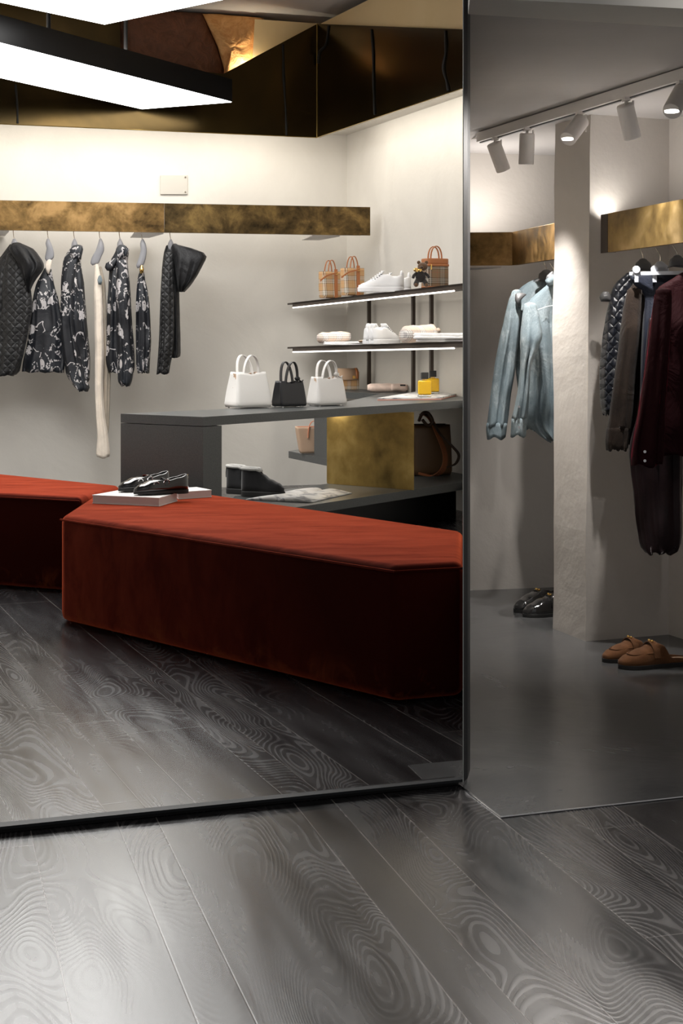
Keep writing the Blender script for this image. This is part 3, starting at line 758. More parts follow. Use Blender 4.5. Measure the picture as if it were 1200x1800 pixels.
def loafer(label, loc, rz, scale, m, trim, group, open_heel=False, sole_m='rubber'):
    o = thing('loafer' if not open_heel else 'mule', label, 'shoe', loc, rz, group, scale); L, W = .265, .045
    wf = lambda s: foot_w(s, W, .25)
    hf = prof([(0, .012), (.15, .036), (.32, .055), (.5, .072), (.56, .070), (.72, .050), (1, .062)]) if not open_heel else prof([(0, .012), (.15, .030), (.32, .046), (.50, .066), (.56, .060), (.68, .016), (1, .008)])
    gf = prof([(0, 0), (.44, 0), (.52, .020), (.64, .030), (.9, .026), (.97, .008), (1, .001)])
    emit('upper', shoe_upper(L, wf, hf, gf, (lambda s: .012) if not open_heel else (lambda s: .004)), m, o, smooth=True).location.z = .013
    emit('sole', sole(L, W, .0, .013, .0015, .25), sole_m, o, bevel=.001)
    emit('insole', sole(L, W * .8, .016, .019, 0, .25, .45, .98), 'beige_suede' if open_heel else 'lining_red', o)
    # apron seam and bar strap
    pts = [(x, y, z) for x, y, z in [(.0, -.037, .050), (-.05, -.034, .048), (-.088, -.020, .044), (-.098, 0, .046), (-.088, .020, .044), (-.05, .034, .048), (0, .037, .050)]]
    emit('apron_seam', MB().tube(smooth_path(pts, 6), .0022, 6), m, o, smooth=True)
    pts = smooth_path([(-.012, -.044, .034), (-.012, -.035, .060), (-.012, -.016, .0765), (-.012, 0, .080), (-.012, .016, .0765), (-.012, .035, .060), (-.012, .044, .034)], 5)
    emit('strap', MB().strap(pts, .024, .003, (1, 0, 0)), m, o)
    mb = MB(); mb.ball((-.014, -.010, .083), .005).ball((-.014, .010, .083), .005).tube([(-.014, -.014, .083), (-.014, .014, .083)], .002, 6).ball((-.018, 0, .084), .0045)
    emit('metal_ornament', mb, trim, o, smooth=True)
    return o
def sneaker(label, loc, rz, scale, group):
    o = thing('sneaker', label, 'shoe', loc, rz, group, scale); L, W = .29, .048
    wf = lambda s: foot_w(s, W, .3)
    hf = prof([(0, .020), (.12, .036), (.30, .058), (.5, .088), (.66, .088), (.8, .072), (1, .088)])
    gf = prof([(0, 0), (.50, 0), (.58, .022), (.72, .028), (.9, .024), (.98, .006), (1, .001)])
    emit('upper', shoe_upper(L, wf, hf, gf, lambda s: .03), 'shoe_white', o, smooth=True).location.z = .022
    so = emit('sole', sole(L, W, 0, .030, .006, .3), 'white_rubber', o, bevel=.004)
    emit('heel_tab', MB().ball((.132, 0, .112), .024, sc=(.5, .8, 1.0)), 'shoe_white', o, smooth=True)
    emit('tongue', MB().strap(smooth_path([(-.05, 0, .072), (-.01, 0, .108), (.02, 0, .132)], 5), .045, .008, (0, 1, 0)), 'shoe_white', o, smooth=True)
    for k in range(6):
        x = -.062 + k * .0135; z = .074 + k * .0098
        pts = smooth_path([(x, -.030, z - .010), (x - .002, -.014, z + .006), (x + .001, 0, z + .010), (x - .002, .014, z + .006), (x, .030, z - .010)], 4)
        emit('lace', MB().strap(pts, .006, .003, (1, 0, 0)), 'white_rubber', o)
        emit('eyelet', MB().ball((x, -.033, z - .013), .0036, 8, 6).ball((x, .033, z - .013), .0036, 8, 6), 'eyelet', o)
    return o
def bootie(label, loc, rz, scale):
    o = thing('ankle_boot', label, 'boot', loc, rz, 'black boots on the open magazine', scale); L, W = .27, .052
    wf = lambda s: foot_w(s, W, .22)
    hf = prof([(0, .026), (.12, .056), (.32, .078), (.48, .108), (.62, .138), (1, .142)])
    gf = prof([(0, 0), (.50, 0), (.60, .030), (.78, .040), (.92, .034), (.99, .012), (1, .006)])
    emit('upper', shoe_upper(L, wf, hf, gf, lambda s: .03), 'suede_black', o, smooth=True).location.z = .028
    emit('sole', sole(L, W, 0, .034, .005, .22), 'rubber', o, bevel=.004)
    ringp = [];
    for k in range(24):
        s = .56 + .43 * (.5 - .5 * math.cos(k / 24 * 2 * math.pi)); side = -1 if k < 12 else 1
        ringp.append(((s - .5) * L, side * (gf(s) + .003), hf(s) + .030))
    emit('braid_trim', MB().tube(ringp, .0095, 8, True), 'braid', o, smooth=True)
    emit('pull_tab', MB().strap([(.137, 0, .168), (.142, 0, .13), (.141, 0, .10)], .02, .004, (0, 1, 0)), 'suede_black', o)
    return o

# books and shoes on the bench
def book(name, label, corners, z, h, group=None, cover='paper'):
    """corners: near-left, near-right, far-right, far-left ground points"""
    c = sum((Vector(p) for p in corners), Vector((0, 0))) / 4
    o = thing(name, label, 'book', (c.x, c.y, z), 0, group)
    ins = [tuple(c + (Vector(p) - c) * .985) for p in corners]
    emit('page_block', MB().prism(ins, z + .003, z + h - .003), 'pages', o, world=True)
    emit('cover', MB().prism(corners, z, z + .003).prism(corners, z + h - .003, z + h), cover, o, world=True)
    return o
bt = BH + .001; bh = .034
def top(px, py, z): return tuple(G(px, py, z)[:2])
b1c = [top(162, 870, bt + bh), top(280, 875, bt + bh), top(312, 866, bt + bh), top(215, 860.5, bt + bh)]
book('white_book', 'thick white book under the patent shoes on the red bench', b1c, bt, bh, 'white books on the bench')
book('white_book', 'white book behind, beside the dark counter panel on the red bench', [top(313, 865, bt + .030), top(372, 861, bt + .030), top(345, 856, bt + .030), top(308, 858.5, bt + .030)], bt, .030, 'white books on the bench')
sz = bt + bh
p = G(283, 868.5, sz); mary_jane('black patent double strap shoe, nearer one of the pair on the book', (p.x, p.y, sz), .50, .92)
p = G(250, 865, sz); mary_jane('black patent double strap shoe, farther one of the pair on the book', (p.x, p.y + .05, sz), .62, .92)
# boots and magazine on the lower slab
mz = LZ
p = G(462, 873, mz); bootie('black suede boot with braided collar, the whole one beside open magazine', (p.x, p.y, mz), math.pi - .25, .86)
p = G(434, 871, mz); bootie('black suede boot with braided collar, half hidden behind its twin', (p.x - .01, p.y + .07, mz), math.pi - .5, .86)
def open_magazine(name, label, nl, nr, frr, fll, z, m, h=.012):
    c = (Vector(nl) + Vector(nr) + Vector(frr) + Vector(fll)) / 4
    o = thing(name, label, 'magazine', (c.x, c.y, z))
    nx, ny = 20, 4; mb = MB(); vs = []; fs = []
    for side in (0, 1):
        for j in range(ny + 1):
            for i in range(nx + 1):
                u = i / nx; v = j / ny; p_ = Vector(nl).lerp(Vector(nr), u).lerp(Vector(fll).lerp(Vector(frr), u), v)
                hh = h * (1 - abs(2 * u - 1) ** 1.5) * (1 - math.exp(-abs(u - .5) * 18)) + .004
                vs.append((p_.x, p_.y, z + (hh if side else .0008)))
    N = (nx + 1) * (ny + 1)
    for j in range(ny):
        for i in range(nx):
            a_ = j * (nx + 1) + i; fs.append((a_, a_ + nx + 1, a_ + nx + 2, a_ + 1)); fs.append((N + a_, N + a_ + 1, N + a_ + nx + 2, N + a_ + nx + 1))
    for i in range(nx):
        fs.append((i, i + 1, N + i + 1, N + i)); q = ny * (nx + 1) + i; fs.append((q + 1, q, N + q, N + q + 1))
    for j in range(ny):
        a_ = j * (nx + 1); fs.append((a_ + nx + 1, a_, N + a_, N + a_ + nx + 1)); q = a_ + nx; fs.append((q, q + nx + 1, N + q + nx + 1, N + q))
    mb.add(vs, fs); emit('pages', mb, m, o, world=True, smooth=True)
    return o
open_magazine('open_magazine', 'open magazine with pictures on the lower counter shelf beside black boots', top(432, 879, LZ), top(548, 884, LZ), top(618, 868, LZ), top(520, 862, LZ), LZ + .001, 'page_print', .022)

# ================================================================== BAGS
def tote(o, wb, wt, db_, dt_, h, m, lining, pinch=.25, n=48, dip=.0):
    def ring(z, w, d_, pin, inset=0):
        pts = []
        for i in range(n):
            a_ = 2 * math.pi * i / n; c_, s_ = math.cos(a_), math.sin(a_)
            x = (w / 2 - inset) * math.copysign(abs(c_) ** .2, c_); y = (d_ / 2 - inset) * math.copysign(abs(s_) ** .2, s_)
            e = max(0, 1 - abs(y) / (d_ / 2) * 1.5) if abs(c_) > .6 else 0
            x -= math.copysign(pin * w / 2 * e, x)
            zz = z - dip * max(0, 1 - (x / (w * .33)) ** 2) * (z / h) ** 6
            pts.append(Vector((x, y, zz)))
        return pts
    rs = []
    for k in range(13):
        t = k / 12; bulge = math.sin(t * math.pi) * .02
        low = 1 - .06 * (1 - min(1, t * 12))
        rs.append(ring(.006 + (h - .006) * t, lerp(wb, wt, t) * low * (1 + bulge), lerp(db_, dt_, t ** 1.2) * low, pinch * t))
    body = emit('body', MB().rings(rs + [ring(h - .001, wt, dt_, pinch, .003)], (True, False)), m, o, smooth=True)
    inn = [ring(h - .001, wt, dt_, pinch, .003), ring(h * .7, lerp(wb, wt, .7), lerp(db_, dt_, .7), pinch * .7, .005), ring(h * .35, lerp(wb, wt, .3), lerp(db_, dt_, .3), pinch * .3, .008)]
    emit('lining', MB().rings(inn, (False, True)), lining, o, smooth=True)
    return body
def arc_handle(name, o, x0, x1, z0, ztop, y, w, t, m, lean=0, side=(0, 1, 0)):
    xm = (x0 + x1) / 2; r = (x1 - x0) / 2; pts = []
    for k in range(25):
        a_ = math.pi * k / 24; x = xm - r * math.cos(a_); z = z0 + (ztop - z0) * math.sin(a_) ** .8
        pts.append((x, y + lean * math.sin(a_), z))
    return emit(name, MB().strap(pts, w, t, side), m, o, smooth=False)
def handbag(label, px, py, rz, s, m, lining, wb, wt, h, hh, hx, leans=(-.02, .02), feet=True, knot=None):
    p_ = G(px, py, DZ); o = thing('handbag', label, 'handbag', (p_.x, p_.y, DZ), rz, 'handbags in a row on the counter')
    tote(o, wb, wt, wb * .72, wb * .36, h, m, lining, .55, dip=.014)
    for yy, ln in ((-wb * .13, leans[0]), (wb * .13, leans[1])):
        arc_handle('handle', o, -hx, hx, h - .03, h + hh, yy, .020, .0045, m, ln, (0, 1, 0))
    for sx in (-1, 1):
        for sy in (-1, 1): emit('metal_foot', MB().cyl((sx * wb * .40, sy * wb * .24, 0), (sx * wb * .40, sy * wb * .24, .008), .006, 10), 'silver', o)
    emit('stamp_mark', MB().box((.0, -wb * .165 - .0, h * .86), (.012, .002, .003), rx=.0), 'silver', o)
    if knot:
        emit('knot', MB().ball((hx * .95, -wb * .16, h + .012), .014, sc=(1.2, .7, .8)).strap([(hx, -wb * .17, h + .01), (hx + .02, -wb * .19, h - .005), (hx + .03, -wb * .2, h + .004)], .01, .004), knot, o, smooth=True)
    return o
handbag('white leather tote, largest of three bags on the counter, single raised handle', 436, 717, .62, 1, 'white_leather', 'beige_suede', .215, .175, .186, .085, .045, (-.01, .03))
handbag('black leather tote with two round handles between the pale bags', 508, 715.5, .6, 1, 'black_leather', 'black_leather', .160, .142, .137, .098, .036, (-.015, .02), knot='black_leather')
handbag('off white leather tote, smaller pale bag at the end of the row', 574, 713, .6, 1, 'bone_leather', 'beige_suede', .188, .162, .155, .085, .045, (-.015, .02), knot='bone_leather')

def on_shelf(zf, px, Y):
    x = (px - CX) * Y / F; return Vector((x, Y, zf(x)))
def check_tote(label, loc, rz):
    o = thing('check_tote_bag', label, 'handbag', loc, rz, 'small check bags on the upper shelf')
    tote(o, .135, .145, .09, .075, .185, 'plaid', 'beige_suede', .12)
    for yy in (-.030, .030): arc_handle('handle', o, -.030, .030, .13, .262, yy, .010, .004, 'tan_leather', -.006 if yy > 0 else .006)
    emit('front_strap', MB().box((.022, -.044, .10), (.022, .006, .20), rx=-.03), 'tan_leather', o)
    emit('closing_strap', MB().strap(smooth_path([(.03, -.05, .175), (-.02, -.06, .165), (-.07, -.075, .150), (-.12, -.085, .118)], 5), .010, .004, (0, 0, 1)), 'tan_leather', o)
    emit('buckle', MB().box((.022, -.049, .172), (.020, .005, .016)), 'gold', o)
    return o
Yb = 9.72
check_tote('tan check tote with brown handles, nearest the shelf tip', on_shelf(z1f, 580, 10.02), .5)
check_tote('tan check tote with brown handles, next to the white sneakers', on_shelf(z1f, 619, 9.68), .45)
def vanity(label, loc, rz):
    o = thing('check_vanity_case', label, 'handbag', loc, rz)
    def rr(w, d_, z0, z1, nm_, m_):
        pts = [];
        for i in range(40):
            a_ = 2 * math.pi * i / 40; pts.append((w / 2 * math.copysign(abs(math.cos(a_)) ** .5, math.cos(a_)), d_ / 2 * math.copysign(abs(math.sin(a_)) ** .5, math.sin(a_))))
        return emit(nm_, MB().prism(pts, z0, z1), m_, o, bevel=.004)
    rr(.15, .11, 0, .125, 'body', 'plaid_brown'); rr(.156, .116, .125, .140, 'zip_band', 'tan_leather'); rr(.15, .11, .140, .172, 'lid', 'tan_leather')
    rr(.152, .112, 0, .010, 'base_trim', 'tan_leather')
    for yy in (-.02, .02): arc_handle('handle', o, -.035, .035, .165, .245, yy, .012, .005, 'tan_leather')
    emit('zip_pull', MB().box((-.05, -.062, .12), (.008, .004, .03)), 'gold', o)
    return o
vl = on_shelf(z1f, 764, 8.72); vanity('brown check vanity case with leather lid at the shelf end', vl, .35)
bl_ = on_shelf(z1f, 739, 8.48)
tb = thing('teddy_bear_charm', 'small brown teddy bear with bow leaning on the vanity case', 'toy', bl_, .1)
emit('body', MB().ball((0, 0, .060), .030, sc=(1, .8, 1.15)), 'fur_dark', tb, smooth=True)
hd = emit('head', MB().ball((.012, 0, .118), .026, sc=(1.15, .95, .95)), 'fur_bear', tb, smooth=True)
emit('muzzle', MB().ball((.0, -.022, .112), .012, sc=(1.1, 1, .8)), 'fur_bear', hd, smooth=True); emit('nose', MB().ball((0, -.034, .114), .004), 'rubber', hd, smooth=True)
for sx in (-1, 1):
    emit('ear', MB().ball((.012 + sx * .022, .004, .142), .0105, sc=(1, .6, 1)), 'fur_bear', hd, smooth=True)
    emit('leg', MB().tube(smooth_path([(sx * .014, 0, .045), (sx * .026, -.012, .026), (sx * .030, -.02, .012)], 4), [.014] * 5 + [.015] * 4), 'fur_dark', tb, smooth=True)
    emit('paw', MB().ball((sx * .030, -.024, .012), .0125), 'fur_bear', tb, smooth=True)
    emit('arm', MB().tube(smooth_path([(sx * .022, -.002, .082), (sx * .040, -.01, .066), (sx * .046, -.016, .052)], 4), .009), 'fur_dark', tb, smooth=True)
emit('bow', MB().ball((-.028, -.02, .098), .014, sc=(1.2, .5, .9)).ball((-.008, -.03, .096), .010, sc=(1.2, .5, .9)), 'gold', tb, smooth=True)
# sneakers
sneaker('white low sneaker on the upper shelf, front one of the pair', on_shelf(z1f, 670, 8.95) + Vector((0, .06, 0)), -.12, .96, 'white sneakers on the upper shelf')
sneaker('white low sneaker on the upper shelf, its heel behind the other', on_shelf(z1f, 678, 9.22) + Vector((.02, .06, 0)), -.05, .96, 'white sneakers on the upper shelf')
sneaker('white sneaker toe to the right on the lower shelf', on_shelf(z2f, 677, 9.02) + Vector((0, .06, 0)), math.pi + .9, .92, 'white sneakers on the lower shelf')
sneaker('white sneaker with star shaped heel patch seen from behind on lower shelf', on_shelf(z2f, 658, 9.12) + Vector((0, .06, 0)), math.pi + 1.25, .95, 'white sneakers on the lower shelf')
# folded cloths
def roll(mb, a_, b_, r, flat=.7, seed=0):
    a_, b_ = Vector(a_), Vector(b_); d_ = (b_ - a_); rs = []
    u = Vector((-d_.y, d_.x, 0)).normalized()
    for k in range(15):
        t = k / 14; e = (1 - abs(2 * t - 1) ** 8) * .25 + .75 if 0 < k < 14 else .62
        rs.append([a_ + d_ * t + u * (r * 1.3 * e * math.cos(q)) + Vector((0, 0, r * flat * e * math.sin(q) * (1 + .18 * mnoise.noise(Vector((t * 5 + seed, math.cos(q), math.sin(q)))))) ) for q in [2 * math.pi * i / 20 for i in range(20)]])
    return mb.rings(rs)
def layers(mb, c, sx, sy, z, n, th, rz, seed=0):
    rnd = random.Random(seed)
    for i in range(n):
        pts = []; ox, oy = rnd.uniform(-.01, .01), rnd.uniform(-.01, .01); R_ = Matrix.Rotation(rz + rnd.uniform(-.1, .1), 2)
        for k in range(32):
            a_ = 2 * math.pi * k / 32; x = sx / 2 * math.copysign(abs(math.cos(a_)) ** .35, math.cos(a_)) + .006 * math.sin(5 * a_ + i); y = sy / 2 * math.copysign(abs(math.sin(a_)) ** .35, math.sin(a_)) + .006 * math.cos(4 * a_ + seed)
            v = R_ @ Vector((x, y)); pts.append((c[0] + v.x + ox, c[1] + v.y + oy))
        zz = z + i * th
        cen = Vector((c[0], c[1])); sh = lambda f: [tuple(cen + (Vector(p) - cen) * f) for p in pts]
        zw = lambda p, o: zz + o + .004 * math.sin(p[0] * 40 + i)
        mb.rings([[Vector((p[0], p[1], zz)) for p in sh(.96)], [Vector((p[0], p[1], zz + th * .5)) for p in pts], [Vector((p[0], p[1], zz + th * .98 + .003 * math.sin(p[0] * 45 + i))) for p in sh(.94)]])
    return mb
q = on_shelf(z2f, 606, 9.72); o = thing('folded_shirt', 'white folded shirt with brown label beneath the check scarf', 'folded clothing', q)
emit('cloth', layers(MB(), (q.x, q.y), .28, .20, q.z + .001, 2, .010, .2, 3), 'white_cloth', o, world=True, smooth=True)
emit('neck_label', roll(MB(), q + Vector((.09, -.09, .026)), q + Vector((.15, -.07, .028)), .012, .6), 'plaid_brown', o, world=True, smooth=True)
q = on_shelf(z2f, 584, 9.82); o = emit('folded_scarf', roll(roll(MB(), q + Vector((-.10, -.05, .050)), q + Vector((.12, -.02, .060)), .040, .85, 2), q + Vector((-.09, .02, .050)), q + Vector((.10, .03, .06)), .04, .9, 5), 'plaid_pale', smooth=True)
tag(o, 'pale check scarf folded on a white shirt at the lower shelf tip', 'scarf')
q = on_shelf(z2f, 738, 8.62); o = emit('rolled_scarf', roll(MB(), q + Vector((-.11, -.04, .046)), q + Vector((.09, .02, .060)), .052, .95, 7), 'plaid_pale', smooth=True)
tag(o, 'beige check scarf rolled up beside the white sneakers', 'scarf')
emit('rolled_end', MB().tube(smooth_path([q + Vector((.085, -.02, .06)), q + Vector((.105, -.01, .075)), q + Vector((.11, .02, .055)), q + Vector((.1, .03, .03))], 4), .012), 'plaid_pale', o, world=True, smooth=True)
q = on_shelf(z2f, 775, 8.42)
o = emit('folded_white_shirt', layers(MB(), (q.x, q.y), .30, .17, q.z + .001, 3, .016, .1, 6), 'white_cloth', smooth=True)
tag(o, 'white folded shirt next to the panel edge on the lower shelf', 'folded clothing')
# items on counter top at the back
q = G(681, 690, DZ); o = emit('rolled_sweater', roll(roll(MB(), q + Vector((-.135, .02, .032)), q + Vector((.135, .02, .03)), .034, .85, 3), q + Vector((.02, .0, .034)), q + Vector((.13, .01, .032)), .034, .8, 9), 'pink_cloth', smooth=True)
tag(o, 'blush sweater rolled on the counter in front of the wall', 'folded clothing')
emit('black_label', MB().box(q + Vector((.10, -.045, .05)), (.035, .004, .010)), 'rubber', o, world=True)
q = G(614, 686, DZ) + Vector((0, .10, 0)); o = thing('check_flap_bag', 'tan check flap bag on the counter behind the pale tote', 'handbag', q, .25)
emit('body', MB().box((0, 0, .065), (.13, .07, .13)), 'plaid_small', o, bevel=.008)
emit('flap', MB().strap(smooth_path([(-.02, .038, .12), (-.02, .02, .146), (-.02, -.02, .146), (-.02, -.043, .11), (-.02, -.046, .07)], 5), .15, .005, (1, 0, 0)), 'beige_suede', o, smooth=True)
emit('trim_strap', MB().strap(smooth_path([(.045, .036, .13), (.045, 0, .152), (.045, -.042, .13), (.045, -.046, .08)], 5), .02, .006, (1, 0, 0)), 'tan_leather', o, smooth=True)
emit('clasp', MB().box((.02, -.05, .09), (.02, .006, .02)), 'gold', o)
# perfume bottles
def perfume(label, loc, s):
    o = thing('perfume_bottle', label, 'perfume bottle', loc, .15, 'amber perfumes on the counter', s)
    emit('glass_base', MB().box((0, 0, .007), (.080, .035, .014)), 'glass', o, bevel=.003)
    emit('perfume_liquid', MB().box((0, 0, .057), (.080, .035, .086)), 'perfume', o, bevel=.009)
    emit('collar', MB().cyl((0, 0, .100), (0, 0, .108), .014), 'gold', o, smooth=False)
    emit('cap', MB().box((0, 0, .128), (.042, .030, .040)), 'rubber', o, bevel=.002)
    return o
# magazine below bottles
mg = [top(663, 704.5, DZ), top(775, 703, DZ), top(814, 693, DZ), top(740, 691, DZ)]
o = thing('magazine', 'pink and white magazine lying flat under the perfume bottles', 'magazine', (G(745, 697, DZ).x, G(745, 697, DZ).y, DZ))
emit('cover', MB().prism(mg, DZ + .001, DZ + .008), 'pink_cover', o, world=True); emit('pages', MB().prism(mg, DZ + .008, DZ + .016), 'page_print', o, world=True)
q = G(746, 698, DZ + .016); perfume('amber perfume bottle with black cap, front one of the two', (q.x, q.y, DZ + .016), .98)
q = G(755, 692, DZ + .016); perfume('amber perfume bottle with black cap, mostly behind the other', (q.x + .015, q.y - .06, DZ + .016), .98)
# rose bag on wing shelf
q = G(541, 799, wz); o = thing('bucket_bag', 'gold and rose leather bag on the small shelf under the counter', 'handbag', (q.x, q.y + .06, wz), .2)
tote(o, .10, .15, .08, .10, .165, 'beige_suede', 'rose_leather', .05)
arc_handle('handle', o, -.01, .06, .10, .20, -.05, .018, .004, 'rose_leather')
# large brown bag with strap
q = G(755, 835, LZ); o = thing('shoulder_bag', 'brown leather shoulder bag with long dark strap beside the brass box', 'handbag', (q.x, q.y, LZ), .2)
M['brown_bag'] = leather('brown_leather', (.095, .052, .024), .35)
M['strap_brown'] = leather('dark_brown_strap', (.045, .022, .012), .4); M['strap_in'] = leather('rust_strap', (.22, .075, .03), .5)
tote(o, .25, .23, .16, .13, .31, 'brown_bag', 'black_leather', .1)
YS = q.y - .05
def sp_(pts): return smooth_path([P(a_, b_, y_) for a_, b_, y_ in pts], 6)
emit('shoulder_strap', MB().strap(sp_([(740, 728, YS), (755, 735, YS - .06), (770, 765, YS - .10), (782, 800, YS - .14), (778, 825, YS - .2), (760, 836, YS - .22), (735, 832, YS - .22)]), .035, .004, (.8, .6, 0)), 'strap_in', o, world=True)
emit('strap_loop', MB().strap(sp_([(745, 726, YS - .02), (762, 745, YS - .08), (775, 765, YS - .10), (795, 785, YS - .12), (806, 800, YS - .12), (800, 815, YS - .14), (782, 822, YS - .17)]), .030, .004, (.5, .8, 0)), 'strap_brown', o, world=True)
emit('strap_knot', MB().tube(sp_([(736, 740, YS - .08), (742, 727, YS - .1), (752, 726, YS - .08), (760, 740, YS - .09), (752, 748, YS - .1), (742, 738, YS - .12)]), .010, 8), 'strap_brown', o, world=True, smooth=True)

# ================================================================== HANGERS and clothes on the long rail
def hook(o, px, y0, y1, Y, lean=0, r=.0028):
    pts = smooth_path([P(px - lean, y0, Y), P(px - lean * .7, (y0 + y1) / 2, Y), P(px, y1, Y)], 5)
    return emit('hook', MB().tube(pts, r, 8), 'steel', o, world=True, smooth=True)
def hanger(label, px, ytop, rows, Y, m='hanger', group='hangers on the long rail', hx=None, ybeam=404, lean=2):
    o = thing('clothes_hanger', label, 'clothes hanger', P(px, rows[-1][0], Y), 0, group)
    hook(o, hx if hx is not None else px, ybeam, ytop + 1, Y, lean)
    loft_px('hanger_body', rows, Y, .016, m, o, folds=1, amp=.02, n=20, seed=int(px), step=4, hollow=False)
    return o
def yc(px): return beamY(px)[1] + .10
HG = [(25, [(421, 22, 28), (426, 20, 31), (436, 18, 33), (444, 18, 34)]), (85, [(421, 82, 87), (428, 80, 90), (436, 82, 93), (446, 80, 95), (455, 79, 94), (458, 82, 91)]),
      (131, [(421, 129, 133), (427, 126, 136), (436, 125, 138), (442, 126, 138)]), (176, [(421, 174, 179), (428, 172, 182), (440, 168, 183), (452, 161, 178), (462, 159, 174), (465, 162, 171)]),
      (211, [(421, 209, 213), (427, 206, 216), (434, 206, 218), (440, 207, 218)]), (250, [(422, 248, 253), (428, 246, 256), (440, 247, 258), (455, 243, 256), (465, 239, 253), (470, 241, 249)]),
      (300, [(422, 298, 302), (428, 295, 305), (434, 295, 306), (440, 296, 305)])]
HL = {25: 'grey hanger inside the quilted jacket at the left frame edge', 85: 'grey curved hanger above the printed skirt', 131: 'grey hanger inside the larger printed shirt between skirt and trousers',
      176: 'grey curved hanger holding the long cream trousers', 211: 'grey hanger inside the printed shirt right after the cream trousers', 250: 'grey curved hanger with gold clip above narrow printed trousers', 300: 'grey hanger inside the black hooded jacket at the row end'}
for px, rows in HG: hanger(HL[px], px, 421, rows, yc(px) - .02)
def garment(name, label, cat, rows, Y, depth, m, folds=3, amp=.3, seed=0, group=None, part='body', base=None):
    px = (rows[-1][1] + rows[-1][2]) / 2
    o = thing(name, label, cat, P(px, rows[-1][0], Y), 0, group)
    loft_px(part, rows, Y, depth, m, o, folds, amp, seed=seed)
    return o
g = garment('quilted_jacket', 'black quilted hooded jacket cut by the left frame edge', 'jacket', [(430, 17, 33), (442, 8, 42), (460, -4, 46), (500, -14, 50), (560, -22, 48), (620, -24, 40), (652, -20, 34), (658, -16, 28)], yc(20), .075, 'quilt_black', 2, .2, 1, 'clothes on the long rail')
Y = yc(20) - .07
loft_px('sleeve', [(445, 14, 38), (470, 8, 46), (510, 4, 54), (540, 4, 56), (580, 0, 50), (620, -4, 42), (645, -5, 33), (660, -8, 24)], Y, .05, 'quilt_black', g, 2, .25, seed=5)
loft_px('hood', [(428, 22, 38), (437, 16, 58), (450, 24, 68), (462, 33, 75), (472, 37, 75), (488, 43, 63), (502, 46, 56), (513, 49, 52)], Y - .03, .09, 'black_nylon', g, 2, .35, seed=6, hollow=False)
g = garment('printed_skirt', 'black skirt with white chain print next to the quilted jacket', 'skirt', [(472, 78, 90), (484, 72, 92), (500, 64, 95), (530, 57, 103), (570, 53, 110), (610, 47, 114), (640, 41, 114), (654, 39, 112)], yc(80), .07, 'print', 4, .4, 11, 'clothes on the long rail')
loft_px('waist_clip', [(458, 83, 91), (464, 80, 90), (472, 80, 89), (480, 82, 87)], yc(80) - .045, .012, 'cream_cloth', g, 1, .1, seed=3, hollow=False)
g = garment('printed_shirt', 'black shirt with white chain print between skirt and cream trousers', 'shirt', [(433, 126, 146), (444, 118, 143), (460, 111, 142), (500, 108, 147), (560, 108, 152), (620, 113, 157), (655, 116, 158), (668, 122, 157), (672, 128, 154)], yc(130), .07, 'print', 3, .4, 21, 'clothes on the long rail')
loft_px('sleeve', [(455, 120, 136), (480, 111, 132), (520, 107, 130), (570, 106, 132), (620, 110, 140), (660, 118, 150), (680, 130, 157), (687, 138, 154)], yc(130) - .07, .045, 'print', g, 2, .35, seed=23)
loft_px('collar', [(432, 128, 144), (438, 124, 146), (446, 122, 144), (455, 126, 142)], yc(130) - .05, .035, 'print', g, 2, .3, seed=24, hollow=False)
g = garment('cream_trousers', 'long cream trousers hanging lowest on the rail', 'trousers', [(466, 167, 173), (480, 166, 176), (510, 165, 179), (560, 166, 181), (620, 167, 182), (680, 167, 181), (730, 169, 184), (770, 171, 190), (798, 169, 193), (804, 171, 192)], yc(175) - .03, .04, 'cream_cloth', 1.5, .3, 31, 'clothes on the long rail', 'trouser_leg')
loft_px('trouser_leg', [(470, 174, 179), (500, 177, 185), (560, 180, 188), (640, 182, 194), (700, 180, 193), (750, 182, 191), (778, 183, 187)], yc(175) + .03, .035, 'beige_cloth', g, 1.5, .35, seed=33)
loft_px('swing_tag', [(486, 173, 178), (492, 171, 180), (500, 173, 178)], yc(175) - .075, .003, 'denim', g, 1, 0, seed=1, hollow=False)
g = garment('printed_shirt', 'black shirt with white chain print directly right of the cream trousers', 'shirt', [(433, 206, 222), (444, 202, 226), (460, 194, 224), (500, 191, 228), (560, 188, 231), (610, 185, 235), (645, 186, 236), (655, 190, 234)], yc(210), .07, 'print', 3, .4, 41, 'clothes on the long rail')
loft_px('sleeve', [(458, 205, 222), (490, 204, 226), (540, 204, 228), (600, 206, 232), (650, 207, 234), (670, 208, 232), (678, 214, 229)], yc(210) - .07, .045, 'print', g, 2, .35, seed=43)
loft_px('collar', [(432, 208, 220), (438, 204, 227), (446, 205, 224), (454, 208, 220)], yc(210) - .05, .035, 'print', g, 2, .3, seed=44, hollow=False)
loft_px('collar_point', [(456, 198, 206), (463, 186, 204), (470, 184, 200), (476, 188, 194)], yc(210) - .06, .02, 'print', g, 1, .2, seed=45, hollow=False)
g = garment('printed_trousers', 'narrow black trousers with white chain print under gold clip', 'trousers', [(478, 245, 253), (490, 242, 255), (520, 240, 261), (560, 239, 264), (600, 239, 265), (640, 240, 263), (655, 243, 262)], yc(250), .055, 'print', 3, .45, 51, 'clothes on the long rail')
loft_px('gold_clip', [(468, 247, 251), (473, 245, 253), (480, 246, 252)], yc(250) - .04, .012, 'gold', g, 1, .05, seed=2, hollow=False)
g = garment('hooded_jacket', 'black quilted jacket with spread hood, last garment on the rail', 'jacket', [(432, 292, 309), (445, 288, 312), (470, 285, 313), (510, 283, 315), (560, 281, 316), (600, 281, 317), (622, 282, 317), (628, 284, 316)], yc(300), .07, 'black_nylon', 2.5, .35, 61, 'clothes on the long rail')
